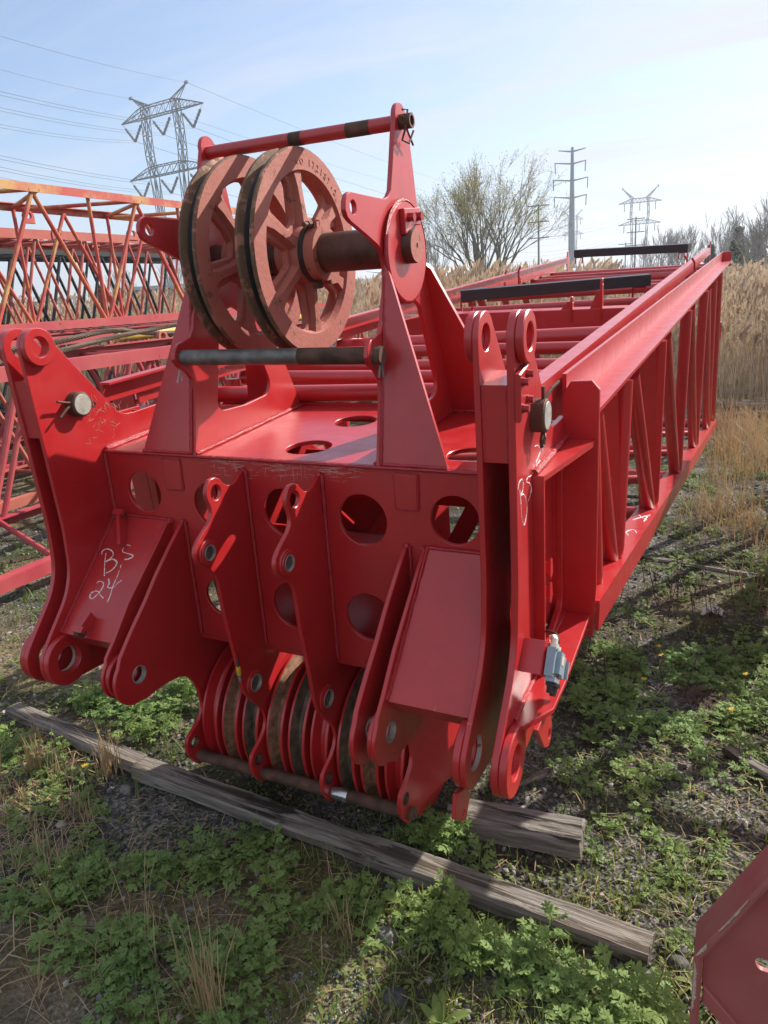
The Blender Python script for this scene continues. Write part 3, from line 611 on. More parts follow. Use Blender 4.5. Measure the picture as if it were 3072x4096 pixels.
for (x0, y0, x1, y1, z, h, d) in ((-.56, 3.22, .625, 3.68, .135, .072, .10), (-.56, 7.12, .66, 6.78, .145, .08, .10)):
    p = part('wear_bar', MB().bar((x0, y0, z), (x1, y1, z), d, h), M['black'])
    for s in (.03, .95):
        q = V(x0, y0, z).lerp(V(x1, y1, z), s); b = MB(); b.path([q+V(-.04, 0, -.11), q+V(-.04, 0, -.045), q+V(.04, 0, -.045), q+V(.04, 0, -.11)], .009, 6)
        part('bar_support', b, M['red'], p)
part('end_clamp', MB().box(.955, .995, 7.60, 7.66, -.92, -.74), M['red'])
part('end_clamp_band', MB().box(.952, .998, 7.597, 7.663, -.80, -.77), M['worn_steel'])
# ------------------------------------------------------------------ yard: ground, timbers, other steel
from mathutils import noise as mnoise
def hz(x, y):
    d = math.hypot(x, y-1)
    return (mnoise.noise(V(x*.9, y*.9, 0))*.03+mnoise.noise(V(x*4, y*4, 3))*.012)*max(0, 1-d/14)-.012
def axis(lo, hi, step, far):
    a = []; x = lo
    while x < hi: a.append(x); x += step
    a.append(hi); s = step
    up = [hi]
    while up[-1] < far: s *= 1.35; up.append(up[-1]+s)
    s = step; dn = [lo]
    while dn[-1] > -far: s *= 1.35; dn.append(dn[-1]-s)
    return dn[:0:-1]+a+up[1:]
xs = axis(-4.5, 2.6, .06, 2500); ys = axis(-1.6, 6, .06, 2500)
gm = MB(); gm.v = [(x, y, hz(x, y)) for y in ys for x in xs]; nx = len(xs)
gm.f = [(j*nx+i, j*nx+i+1, (j+1)*nx+i+1, (j+1)*nx+i) for j in range(len(ys)-1) for i in range(nx-1)]; gm.m = [0]*len(gm.f)
m, nt, b = newmat('gravelly_soil')
vo = nt.nodes.new('ShaderNodeTexVoronoi'); vo.inputs['Scale'].default_value = 70; L(nt, pos(nt), vo.inputs['Vector'])
vo2 = nt.nodes.new('ShaderNodeTexVoronoi'); vo2.inputs['Scale'].default_value = 150; L(nt, pos(nt), vo2.inputs['Vector'])
peb = mix(nt, .5, vo.outputs['Color'], vo2.outputs['Color'])
bw = nt.nodes.new('ShaderNodeRGBToBW'); L(nt, peb, bw.inputs[0])
c = ramp(nt, bw.outputs[0], [(.2, (.03, .027, .023)), (.5, (.10, .092, .08)), (.8, (.30, .28, .25))])
soil = ramp(nt, noise(nt, 40, 6), [(.3, (.022, .018, .013)), (.7, (.075, .058, .041))])
c = mix(nt, ramp(nt, noise(nt, 2.3, 5, .6), [(.42, 0.), (.58, 1.)]), c, soil)
green = ramp(nt, noise(nt, 90, 4), [(.3, (.02, .04, .01)), (.7, (.07, .11, .03))])
c = mix(nt, ramp(nt, noise(nt, 1.1, 6, .65), [(.5, 0.), (.66, .75)]), c, green)
straw = ramp(nt, noise(nt, 30, 5), [(.3, (.10, .07, .035)), (.7, (.26, .19, .10))])
c = mix(nt, ramp(nt, noise(nt, .45, 5, .6), [(.52, 0.), (.62, .8)]), c, straw)
L(nt, c, b.inputs['Base Color']); b.inputs['Roughness'].default_value = .95; b.inputs['Specular IOR Level'].default_value = .2
bump(nt, b, vo.outputs['Distance'], .7, .012)
M['ground'] = m
tag(gm.build('ground', m, sharp=80), kind='structure')
# weathered timber
m, nt, b = newmat('weathered_grey_timber')
TC = nt.nodes.new('ShaderNodeTexCoord')
mp = nt.nodes.new('ShaderNodeMapping'); L(nt, TC.outputs['Object'], mp.inputs[0]); mp.inputs['Scale'].default_value = (1.6, 34, 34)
g1 = noise(nt, 1.6, 8, .65, mp.outputs[0], 1.2)
mp2 = nt.nodes.new('ShaderNodeMapping'); L(nt, TC.outputs['Object'], mp2.inputs[0]); mp2.inputs['Scale'].default_value = (.9, 9, 9)
g2 = noise(nt, 2.2, 6, .7, mp2.outputs[0], .8)
c = ramp(nt, g1, [(.25, (.045, .036, .028)), (.45, (.19, .165, .14)), (.7, (.40, .365, .32))])
c = mix(nt, ramp(nt, g2, [(.43, .9), (.48, 0.)]), c, (.022, .017, .013))
c = mix(nt, ramp(nt, noise(nt, 3, 4), [(.4, 0.), (.8, .5)]), c, (.20, .15, .10))
L(nt, c, b.inputs['Base Color']); b.inputs['Roughness'].default_value = .85; b.inputs['Specular IOR Level'].default_value = .2; bump(nt, b, g1, .9, .012)
M['wood'] = m
def timber(name, p, q, w, h, seed, label, group=None, cat='timber'):
    rnd = random.Random(seed); p = V(*p); q = V(*q); d = q-p; Lg = d.length; n = max(6, int(Lg/.05)); e = .008
    mb = MB(); vs = []
    sec = [(-w/2+e, 0), (w/2-e, 0), (w/2, e), (w/2, h-e), (w/2-e, h), (w*.2, h), (-w*.15, h), (-w/2+e, h), (-w/2, h-e), (-w/2, e)]
    for i in range(n+1):
        x = Lg*i/n
        if i == 0: x += .0
        for (a, z) in sec:
            k = mnoise.noise(V(x*3+seed, a*30, z*30))*.006+mnoise.noise(V(x*14+seed, a*60, z*60))*.004
            endr = (.006 if i in (0, n) else 0)
            vs.append((x+rnd.uniform(-.006, .006)*(i in (0, n)), a*(1-endr*4)+k, z+k*.8))
    m_ = len(sec); fs = [tuple(range(m_-1, -1, -1)), tuple(n*m_+k for k in range(m_))]
    for i in range(n):
        for k in range(m_): fs.append((i*m_+k, i*m_+(k+1) % m_, (i+1)*m_+(k+1) % m_, (i+1)*m_+k))
    mb.add(vs, fs); o = mb.build(name, M['wood'], smooth=False)
    o.location = p; o.rotation_euler = (0, -math.atan2(d.z, math.hypot(d.x, d.y)), math.atan2(d.y, d.x))
    return tag(o, label, cat, group)
timber('timber', (-.83, .035, -.012), (1.11, -.10, -.005), .092, .052, 3, 'long weathered grey timber in front of the lower sheaves, its right end free', 'timbers on the ground')
timber('timber', (-1.74, .165, -.005), (-.84, .045, .0), .08, .045, 11, 'weathered grey timber on the gravel at left, butting the long timber', 'timbers on the ground')
timber('timber', (.43, .20, -.005), (.865, .235, .0), .12, .078, 5, 'short thick sawn timber poking out below the right hand lugs', 'timbers on the ground')
timber('timber', (.70, 3.02, -.02), (1.34, 2.87, -.018), .05, .032, 8, 'dark old board half sunk in dry grass beside the lattice', 'timbers on the ground')
timber('timber', (1.27, .95, -.012), (1.45, .82, -.01), .055, .03, 9, 'short broken brown board lying among weeds at far right', 'timbers on the ground')
timber('timber', (.55, .42, -.005), (.68, .54, .03), .03, .012, 4, 'thin splinter of grey wood behind the short thick timber', 'timbers on the ground')
for i, (a, c, lb) in enumerate((((1.05, 8.55, .0), (2.6, 8.75, .02), 'grey plank pile bottom board before the reeds'), ((1.1, 8.95, .06), (2.9, 8.7, .08), 'upper grey plank of the pile before the reeds'), ((.9, 9.3, .03), (2.2, 9.05, .10), 'tilted grey plank at the back of the pile before the reeds'))):
    timber('plank', a, c, .16, .05, 30+i, lb, 'planks piled at the edge of the reeds', 'plank')
# foreground painted casting at the lower right
FG = tag(empty('steel_end_frame', (1.2244, -.6607, 0)), 'dull red chamfered steel frame with a slot, cut off at the lower right corner', 'steel part')
M['fg'] = paint('dull_red_scuffed_paint', (.36, .075, .072), (.43, .17, .14), rough=.5, fade=.9, scratch=.9, rust=.12)
M['fgr'] = paint('sun_faded_red_edge_paint', (.34, .075, .07), (.44, .22, .17), rough=.55, fade=1., scratch=.9, rust=.12)
M['scuff'] = plain('chipped_primer', (.46, .37, .28), .8, 0, .25, 60, .3)
def fgx(pts): return [(x-1.2244, z) for x, z in pts]
out = fgx([(1.2255, -.02), (1.2244, .62), (1.324, .8209), (1.72, 1.36), (2.80, 1.36), (3.10, .95), (3.10, -.02)])
inn = fgx([(1.2395, .005), (1.2393, .6188), (1.327, .795), (1.73, 1.335), (2.79, 1.335), (3.085, .94), (3.085, .005)])
def fgp(outer, y0, y1, holes=(), bev=.003):
    return MB().plate(outer, y1-y0, XZ, holes, bev, -(y0+y1)/2)
fgp(out, 0, .085, [inn], .005).build('rim', M['fgr'], FG)
slot = fillet([(.091, .638, .010), (.16, .638, .010), (.16, .612, .010), (.10, .612, .012)], 6)
mh = fillet([(.0154, .598), (.024, .598, .008), (.026, .585, .008), (.0154, .57)], 5)
wbl = fgx([(1.2398, .54), (1.2396, .6185), (1.3272, .7945), (1.73, 1.334), (2.79, 1.334), (3.0845, .939), (3.0845, .10), (1.42, .30)])
fgp(wbl, .022, .032, [slot], .001).build('web_plate', M['fg'], FG)
fgp([(.0175, .5515), (.30, .24), (.30, .20), (.0175, .513)], .012, .024, (), .002).build('diagonal_strip', M['fg'], FG)
# unseen boom behind that frame, inferred from ground shade and shaped to cast it
for x in (.40, 1.80):
    for z in (.10, 1.46): MB().bar((x, .085, z), (x, 5.6, z), .09, .09).build('chord', M['fg'], FG)
    for k in range(2, 6):
        y = .2+k*.9; MB().tube((x, y, .12), (x, y+.42, 1.44), .034, 10).build('lacing_tube', M['fg'], FG); MB().tube((x, y+.46, 1.44), (x, y+.88, .12), .034, 10).build('lacing_tube', M['fg'], FG)
for k in range(2, 7): MB().tube((.40, .3+k*.85, 1.44), (1.80, .3+k*.85, 1.44), .034, 10).build('cross_tube', M['fg'], FG)
MB().yz(fillet([(2.55, .30, .08), (3.55, .16, .08), (3.55, 1.42, .08), (2.75, 1.42, .08)]), .345, .36, [circ(3.05, .8, .16)]).build('shadow_plate', M['fg'], FG)  # unseen solid plate added to cast a broader shadow on the ground
def scuff(p, q, w, n, seed):
    rnd = random.Random(seed); a = []; b_ = []; p = V(*p); q = V(*q); d = (q-p).normalized(); s = V(-d.y, d.x)
    for k in range(n+1):
        t = k/n; e = math.sin(math.pi*min(1, max(0, t)))**.5
        a.append(p.lerp(q, t)+s*rnd.uniform(0, .15)*w); b_.append(p.lerp(q, t)+s*w*e*rnd.uniform(.45, 1.))
    return [tuple(v) for v in a+b_[::-1]]
for p, q, w_, sd in (((.0012, .50), (.0008, .612), -.0085, 1), ((.002, .6255), (.018, .658), -.007, 2), ((.035, .69), (.075, .772), -.004, 3)):
    fgp(scuff(p, q, w_, 26, sd), -.0005, .0008, (), .0001).build('paint_chip', M['scuff'], FG)
# ------------------------------------------------------------------ other lattice booms on the left
def lattice(name, x0, x1, y0, y1, z0, z1, mat, label, bay=.8, cs=.095, r=.032, lugs=(), ph=0., posts=False, lowmat=None, group='lattice booms stacked at the left'):
    root = tag(empty(name, ((x0+x1)/2, y0, 0)), label, 'lattice boom', group)
    ox, oy = (x0+x1)/2, y0
    def P(x, y, z): return V(x-ox, y-oy, z)
    for x in (x0, x1):
        s = 1 if x == x1 else -1
        for z in (z0, z1):
            t = 1; mat_ = lowmat if (lowmat and z == z0) else mat
            mb = MB(); mb.bar(P(x, y0, z), P(x, y1, z), .012, cs, dz=0).bar(P(x-s*cs/2, y0, z+t*cs/2), P(x-s*cs/2, y1, z+t*cs/2), cs, .012)
            mb.build('chord', mat_, root)
    n = int((y1-y0)/bay)
    for i in range(n):
        ya = y0+ph+i*bay; yb = ya+bay/2; yc = ya+bay
        if yc > y1: break
        for x in (x0, x1):
            xx = x-(.04 if x == x1 else -.04)
            MB().tube(P(xx, ya, z1-.03), P(xx, yb-.03, z0+.03), r, 10).build('lacing_tube', mat, root)
            MB().tube(P(xx, yb+.03, z0+.03), P(xx, yc, z1-.03), r, 10).build('lacing_tube', mat, root)
            if posts: MB().tube(P(xx, yb, z0+.03), P(xx, yb, z1-.03), r*.9, 10).build('post', mat, root)
        MB().tube(P(x1, ya+.05, z1-.02), P(x0, yb, z1-.02), r*.95, 10).build('top_brace', mat, root)
        MB().tube(P(x0, yb+.1, z1-.02), P(x1, yc-.05, z1-.02), r*.95, 10).build('top_brace', mat, root)
        MB().tube(P(x1, ya, z0+.02), P(x0, yb, z0+.02), r*.95, 10).build('bottom_brace', mat, root)
        if i % 2 == 0: MB().tube(P(x1, ya+.12, z0+.02), P(x0, ya+.12, z0+.02), r*.95, 10).build('bottom_brace', mat, root)
    for (x, y, z, w) in lugs:
        MB().yz(fillet([(y-oy-w, z-.11), (y-oy+w, z-.11), (y-oy+w, z+.05, w*.9), (y-oy-w, z+.05, w*.9)]), x-ox-.02, x-ox+.02, [circ(y-oy, z-.01, w*.45, 18)], .004).build('lug', mat, root)
    return root
lattice('lattice_boom', -4.35, -2.93, -.6, 9.4, .14, 1.44, M['pink'], 'magenta pink lattice boom on the ground, nearest the red boom head on its left', bay=1.2, cs=.085, r=.024, lugs=[(-4.3, 5.2, 1.5, .1)], ph=.9)
fB = lattice('lattice_boom', -6.1, -4.75, -.5, 11, .14, 1.36, M['salmon'], 'sun bleached salmon lattice boom lying beyond the magenta pink one', bay=1.0, r=.022, cs=.08, lugs=[(-4.8, 4.9, 1.5, .08)])
lattice('lattice_boom', -7.7, -6.25, -1., 11.2, 1.68, 3.22, M['yellow_red'], 'upper lattice boom with red paint worn to yellow, against the sky', bay=1.66, cs=.09, r=.027, ph=.77, posts=True, lowmat=M['pink'], lugs=[(-7.6, 5.75, 3.13, .09), (-6.3, 7.7, 3.28, .09), (-7.6, 11.3, 3.2, .08)])
lattice('lattice_boom', -7.7, -6.25, -1., 11, .14, 1.5, M['pink'], 'pinkish red lattice boom carrying the yellowed boom', bay=1.2, r=.025)
lattice('lattice_boom', -9.9, -8.5, -1., 12.3, 1.66, 3.0, M['salmon'], 'dusty red lattice boom with pierced end lugs behind the yellowed boom', bay=.95, r=.024, cs=.13, lugs=[(-8.5, 7.0, 3.05, .12), (-8.45, 5.6, 3.0, .14), (-8.5, 8.6, 3.1, .12), (-9.8, 7.9, 3.1, .13), (-8.5, 9.4, 3.15, .13), (-9.8, 9.0, 3.05, .10)])
g1 = lattice('lattice_boom', -9.9, -8.5, -1., 12, .14, 1.5, M['pink'], 'low pink lattice boom under the dusty red one with end lugs', bay=1.8)
lattice('lattice_boom', -12.2, -10.7, -1., 13.5, 1.65, 3.0, M['black_paint'], 'black painted lattice boom at the back of the stack', bay=1.0, cs=.14, r=.03)
lattice('lattice_boom', -12.2, -10.7, -1., 13.5, .14, 1.5, M['black_paint'], 'lower black lattice boom under the black one at the back', bay=1.4, cs=.14)
# wire rope laid over the booms
def rope(name, pts, r, label):
    p = smooth_path(pts, 10); mb = MB(); n = len(p); Ln = 0; acc = [0]
    for a, c in zip(p[:-1], p[1:]): Ln += (c-a).length; acc.append(Ln)
    m_ = int(Ln/.02); pts2 = []
    for i in range(m_):
        s = Ln*i/m_; k = next(j for j in range(1, n) if acc[j] >= s); t = (s-acc[k-1])/max(1e-6, acc[k]-acc[k-1]); pts2.append(p[k-1].lerp(p[k], t))
    for st in range(6):
        q = []
        for i, c in enumerate(pts2):
            a = i*.5+st*math.pi/3; d = (pts2[min(i+1, m_-1)]-pts2[max(i-1, 0)]).normalized(); u = d.cross(V(0, 0, 1)).normalized(); w = d.cross(u)
            q.append(c+(u*math.cos(a)+w*math.sin(a))*r*.62)
        mb.path(q, r*.42, 5)
    return tag(mb.build(name, M['ropem']), label, 'wire rope', 'wire ropes over the stacked booms')
rope('wire_rope', [(-4.75, 1.6, 1.46), (-4.78, 2.6, 1.50), (-4.8, 3.4, 1.54), (-4.85, 4.2, 1.60), (-4.9, 5.0, 1.52), (-4.7, 6.5, 1.43)], .028, 'thick rusty wire rope arching over the salmon boom')
rope('wire_rope', [(-3.2, .5, 1.51), (-3.4, 1.6, 1.49), (-3.9, 2.6, 1.49), (-4.3, 3.8, 1.56), (-4.4, 5.4, 1.62), (-4.6, 7.5, 1.44)], .024, 'rusty wire rope lying across the magenta pink boom')
M['yellow'] = plain('worn_yellow_paint', (.42, .30, .04), .6, 0, .4, 6, .2)
tag(MB().tube((-5.6, 5.0, 1.50), (-5.7, 9.5, 1.52), .06, 12).tube((-5.6, 7.0, 1.36), (-5.6, 7.0, 1.62), .07, 12).build('spreader_pole', M['yellow']), 'worn yellow steel pole lying along the stacked booms', 'pole')
# small canisters standing behind
for i, (x, y, z) in enumerate(((-13.2, 7.2, 2.0), (-12.9, 7.4, 1.95), (-11.9, 11.0, 1.95))):
    o = MB().lathe((0, 0, 0), (0, 0, 1), [(0, 0), (0, .07), (.1, .07), (.1, .1), (.34, .1), (.36, .12), (.42, .12), (.42, 0)], 16, False).box(-.04, .04, -.04, .04, -z, 0.).build('steel_canister', M['salmon'])
    o.location = (x, y, z)
    tag(o, ('round red steel canister, left one of a close pair behind the lattice', 'round red steel canister, right one of a close pair behind the lattice', 'round red steel canister standing alone behind the lattice')[i], 'steel canister', 'steel canisters behind the booms')
# ------------------------------------------------------------------ vegetation
def leafmat(name, col, var=.45, sc=25, trans=.35, rough=.6, tint=(1.25, 1.2, .6)):
    m, nt, b = newmat(name); nt.nodes.remove(b)
    out = [n for n in nt.nodes if n.bl_idname == 'ShaderNodeOutputMaterial'][0]
    c = ramp(nt, noise(nt, sc, 3), [(.3, tuple(x*(1-var) for x in col)), (.7, tuple(x*(1+var) for x in col))])
    c = mix(nt, ramp(nt, noise(nt, sc*.16, 4), [(.3, 0.), (.7, .7)]), c, tuple(min(1, x*k) for x, k in zip(col, (1.45, 1.15, .9))))
    d = nt.nodes.new('ShaderNodeBsdfPrincipled'); d.inputs['Roughness'].default_value = rough; d.inputs['Specular IOR Level'].default_value = .25
    t = nt.nodes.new('ShaderNodeBsdfTranslucent'); L(nt, c, d.inputs['Base Color'])
    L(nt, mix(nt, 1., c, tint, 'MULTIPLY'), t.inputs[0])
    ms = nt.nodes.new('ShaderNodeMixShader'); ms.inputs[0].default_value = trans
    L(nt, d.outputs[0], ms.inputs[1]); L(nt, t.outputs[0], ms.inputs[2]); L(nt, ms.outputs[0], out.inputs[0]); return m
M['mug'] = leafmat('mugwort_leaf', (.18, .285, .095), .4, 14, .35)
M['clover'] = leafmat('small_weed_leaf', (.14, .20, .06), .5, 8)
M['grass'] = leafmat('green_grass', (.15, .21, .065), .4, 6)
M['straw'] = leafmat('dead_grass_straw', (.38, .30, .185), .35, 12, .25, .7, (1, .95, .75))
M['reed'] = leafmat('dry_reed', (.46, .40, .315), .3, 1.5, .25, .8, (1, .95, .8))
M['plume'] = leafmat('reed_plume', (.43, .365, .29), .35, 2, .3, .9, (1, .95, .85))
M['petal'] = plain('yellow_petal', (.75, .50, .01), .6, 0, .1, 90)
M['stem'] = plain('dry_brown_stem', (.09, .055, .035), .8, 0, .4, 20)
RV = random.Random(21)
def leaf(mb, o, az, el, Lf, rnd):
    """a deeply cut leaf: terminal lobe and three pairs of toothed side lobes"""
    d = V(math.cos(az)*math.cos(el), math.sin(az)*math.cos(el), math.sin(el)); s = V(-math.sin(az), math.cos(az), 0); u = s.cross(d)*-1
    if u.z < 0: u = -u
    roll = rnd.uniform(-.5, .5); s = (s*math.cos(roll)+u*math.sin(roll)); u = d.cross(s); u = u if u.z > 0 else -u
    droop = rnd.uniform(.2, .9)
    def p(t, w, h=0): return o+d*(Lf*t)+s*(Lf*w)+u*(Lf*(h-droop*t*t*.45-abs(w)*.15+abs(w)*.3*rnd.uniform(-1, 1)))
    vs = []; fs = []
    def poly(pts): b = len(vs); vs.extend(p(*q) for q in pts); fs.append(tuple(range(b, b+len(pts))))
    poly([(0, -.012), (.5, -.03), (.62, 0), (.5, .03), (0, .012)])
    for t, l in ((.30, .24), (.48, .40), (.68, .34)):
        l *= rnd.uniform(.8, 1.15)
        for g in (-1, 1):
            poly([(t-.02, g*.015), (t+.04, g*l*.62), (t+.11, g*l*.70), (t+.19, g*l), (t+.20, g*l*.72), (t+.25, g*l*.60), (t+.16, g*l*.34), (t+.07, g*.02)])
    poly([(.66, -.04), (.80, -.13), (.84, -.09), (.94, -.08), (1.02, 0), (.94, .08), (.84, .09), (.80, .13), (.66, .04)])
    mb.add(vs, fs)
def mugwort(mb, x, y, h, n, Lf, rnd, z=None):
    z0 = hz(x, y) if z is None else z; lean = V(rnd.uniform(-.2, .2), rnd.uniform(-.2, .2), 1)
    mb.path([V(x, y, z0), V(x, y, z0)+lean*h], [.0022, .0012], 4)
    for i in range(n):
        t = (i+.6)/n; o = V(x, y, z0)+lean*(h*t)
        leaf(mb, o, i*2.4+rnd.uniform(-.4, .4), rnd.uniform(-.1, .45)+t*.55, Lf*(1.15-.55*t)*rnd.uniform(.75, 1.15), rnd)
# blades (defined above)
def blade(mb, x, y, h, w, az, lean, z=None, bend=.5):
    z0 = hz(x, y) if z is None else z; d = V(math.cos(az), math.sin(az), 0); s = V(-math.sin(az), math.cos(az), 0)*w
    p1 = V(x, y, z0)+V(0, 0, h*.55)+d*(h*lean*.4); p2 = V(x, y, z0)+V(0, 0, h*(1-bend*lean*.4))+d*(h*lean)
    mb.add([V(x, y, z0)-s, V(x, y, z0)+s, p1+s*.7, p1-s*.7, p2], [(0, 1, 2, 3), (3, 2, 4)])
def litter(mb, x, y, l, w, rnd):
    t = rnd.uniform(0, 6.28); z = hz(x, y)+rnd.uniform(.004, .025); d = V(math.cos(t), math.sin(t), rnd.uniform(-.12, .12))*l/2; s = V(-math.sin(t), math.cos(t), 0)*w; c = V(x, y, z); k = V(0, 0, rnd.uniform(0, .2)*l)
    mb.add([c-d-s, c-d+s, c+k+s, c+k-s, c+d], [(0, 1, 2, 3), (3, 2, 4)])
def inside(poly, x, y):
    c = False; j = len(poly)-1
    for i in range(len(poly)):
        a, b_ = poly[i], poly[j]
        if (a[1] > y) != (b_[1] > y) and x < (b_[0]-a[0])*(y-a[1])/(b_[1]-a[1])+a[0]: c = not c
        j = i
    return c
def scatter(poly, n, rnd):
    xs_ = [p[0] for p in poly]; ys_ = [p[1] for p in poly]; out = []
    while len(out) < n:
        x = rnd.uniform(min(xs_), max(xs_)); y = rnd.uniform(min(ys_), max(ys_))
        if inside(poly, x, y): out.append((x, y))
    return out
RG = dict(R1=[(-.71, -.51), (-.45, -.29), (-.32, -.1), (-.23, -.02), (.08, -.12), (.24, -.13), (.37, -.24), (.4, -.38), (.3, -.45), (.17, -.58), (.23, -.74), (-.12, -.9), (-.35, -.8), (-.49, -.69)],
 R2=[(.42, -.20), (.5, -.13), (.65, -.14), (.86, -.17), (.93, -.19), (.88, -.30), (.7, -.33), (.55, -.34)], R3=[(.30, .0), (.36, .12), (.42, .17), (.55, .05), (.62, .06), (.56, -.02), (.42, -.03)],
 R4=[(.86, -.26), (.96, -.24), (1.03, -.22), (1.16, -.2), (1.2, -.36), (.99, -.46)], R5=[(-1.56, .35), (-1.08, .66), (-.72, .42), (-.99, .2), (-1.21, .23)],
 R6=[(.47, 1.58), (1.02, 1.7), (1.6, 1.9), (1.6, 1.0), (1.0, .79), (.78, .9), (.61, 1.16)], R8=[(-1.73, .04), (-1.6, .07), (-1.38, -.07), (-1.44, -.2), (-1.8, -.1)])
PW = [(-.83, -.09, .08), (1.12, -.21, -.08), (1.12, -.08), (-.83, .05)]
def on_timber(x, y):
    if -.85 < x < 1.13: yc = .03-.07*(x+.83); return abs(y-yc) < .07
    if -1.74 < x <= -.85: yc = .16-.133*(x+1.74); return abs(y-yc) < .06
    return .42 < x < .88 and .135 < y < .30
def patch(name, key, n, h, nl, Lf, label=None, group='mugwort clumps', kind=None, seed=1):
    rnd = random.Random(seed); mb = MB()
    for x, y in scatter(RG[key], n, rnd):
        if on_timber(x, y) or mnoise.noise(V(x*5, y*5, seed)) < -.12: continue
        k = rnd.uniform(.5, 1.35); mugwort(mb, x, y, h*k, nl, Lf*rnd.uniform(.5, 1.35), rnd)
    o = mb.build(name, M['mug'], smooth=False)
    return tag(o, label, 'weeds', group if not kind else None, kind)
patch('mugwort_cover', 'R1', 150, .06, 9, .070, 'broad low patch of shaded feathery green weeds in front of the timber', kind='stuff', seed=2)
patch('mugwort_cover', 'R6', 260, .055, 8, .065, 'leafy green weed carpet right of the lattice', kind='stuff', seed=3)
patch('mugwort', 'R2', 40, .085, 10, .072, 'sunlit feathery weed clump leaning over the near side of the long timber', seed=4)
patch('mugwort', 'R3', 30, .085, 10, .065, 'sunlit feathery weed clump between the lower sheaves and the short thick timber', seed=5)
patch('mugwort', 'R4', 26, .09, 10, .075, 'feathery weed clump at the bottom edge right of the timber end', seed=6)
patch('mugwort', 'R5', 90, .07, 9, .065, 'sunlit weed clump behind the left timber under the left lugs', seed=7)
patch('mugwort', 'R8', 22, .07, 9, .06, 'small weed clump by the left edge near the timber end', seed=8)
# scattered small weeds over the yard
rnd = random.Random(31); mb = MB(); n = 0
while n < 650:
    x = rnd.uniform(-5, 2.6); y = rnd.uniform(-.9, 6.5)
    if on_timber(x, y) or mnoise.noise(V(x*1.3, y*1.3, 9)) < rnd.uniform(-.25, .35): continue
    mugwort(mb, x, y, rnd.uniform(.01, .05), rnd.randint(5, 9), rnd.uniform(.025, .06), rnd); n += 1
tag(mb.build('weeds', M['mug'], smooth=False), 'scattered feathery weeds over the gravel', 'weeds', None, 'stuff')
rnd = random.Random(37); mb = MB(); n = 0
while n < 330:
    y = rnd.uniform(.2, 6.5); x = rnd.uniform(.55, 1.2+.22*y)
    if on_timber(x, y) or mnoise.noise(V(x*2.5, y*2.5, 19)) < rnd.uniform(-.3, .25): continue
    mugwort(mb, x, y, rnd.uniform(.02, .07), rnd.randint(6, 10), rnd.uniform(.03, .065), rnd); n += 1
for x, y in scatter([(-1.6, -.02), (-1.2, .1), (-.66, -.30), (-.5, -.5), (-.7, -.75), (-1.2, -.35)], 110, rnd):
    if not on_timber(x, y): mugwort(mb, x, y, rnd.uniform(.02, .06), rnd.randint(5, 9), rnd.uniform(.025, .055), rnd)
tag(mb.build('weeds', M['mug'], smooth=False), 'feathery weeds strewn along the right side of the lattice', 'weeds', None, 'stuff')
# broad leaved rosettes, each a thing
def rosette(x, y, L_, nl, el, lb, seed):
    rnd = random.Random(seed); mb = MB()
    for i in range(nl):
        az = i*2.4+rnd.uniform(-.3, .3); e = el+rnd.uniform(-.25, .35); Lf = L_*rnd.uniform(.65, 1.1); d = V(math.cos(az), math.sin(az), 0); s = V(-math.sin(az), math.cos(az), 0); prev = None; vs = []
        for k in range(7):
            t = k/6; w = Lf*.13*math.sin(math.pi*min(1, t*.93+.07))**.8*(1 if k < 6 else 0); c = d*(Lf*t*math.cos(e))+V(0, 0, Lf*(t*math.sin(e)-t*t*.55*math.cos(e)*.7)+.004); vs += [c-s*w+V(0, 0, w*.35), c, c+s*w+V(0, 0, w*.35)]
        mb.add(vs, [(k*3+j, k*3+j+1, k*3+j+4, k*3+j+3) for k in range(6) for j in (0, 1)])
    o = mb.build('broadleaf_weed', M['clover']); o.location = (x, y, hz(x, y)); tag(o, lb, 'weed', 'broad leaved rosettes')
for i, (x, y, l, nl, e, lb) in enumerate(((.66, -.50, .15, 8, .7, 'long leaved weed standing at the bottom edge, centre right'), (.80, .83, .13, 9, .6, 'long leaved rosette just right of the hanging lug'), (1.16, .22, .09, 10, .35, 'broad leaved rosette in the sun on bare gravel, left of a similar pair'), (1.30, .18, .11, 9, .3, 'broad leaved rosette beside the dull red frame, upper of two'), (1.22, -.13, .08, 8, .4, 'dark broad leaved rosette touching the top of the dull red frame'), (-.60, -.60, .12, 10, .9, 'upright long leaved weed at the bottom left corner'))): rosette(x, y, l*.8, nl, e, lb, 200+i)
# dead stems among the foreground weeds
mb = MB(); rnd = random.Random(38)
for x, y in scatter(RG['R1'], 130, rnd): blade(mb, x, y, rnd.uniform(.05, .2), .0012, rnd.uniform(0, 6.28), rnd.uniform(.1, .9)) if rnd.random() < .5 else litter(mb, x, y, rnd.uniform(.05, .16), .0012, rnd)
DEAD = mb
# low small-leaved cover
mb = MB(); mb2 = MB(); n = 0; rnd = random.Random(32)
while n < 30000:
    d = rnd.random()**1.6; a = R(rnd.uniform(-58, 8)); x = 1.236+math.sin(a)*(.8+d*8); y = -1.761+math.cos(a)*(.8+d*8)
    k = mnoise.noise(V(x*1.7, y*1.7, 5))+.5*mnoise.noise(V(x*6, y*6, 2))
    if k < rnd.uniform(-.45, .45) or on_timber(x, y): continue
    z = hz(x, y)+rnd.uniform(.002, .02); s = rnd.uniform(.004, .011)*(1+d*.8); t = rnd.uniform(0, 6.28); e = rnd.uniform(-.5, .5)
    u = V(math.cos(t), math.sin(t), e)*s; w = V(-math.sin(t), math.cos(t), rnd.uniform(-.5, .5))*s*.45; c = V(x, y, z)
    (mb if k < .35 else mb2).add([c-u, c+w, c+u, c-w], [(0, 1, 2, 3)]); n += 1
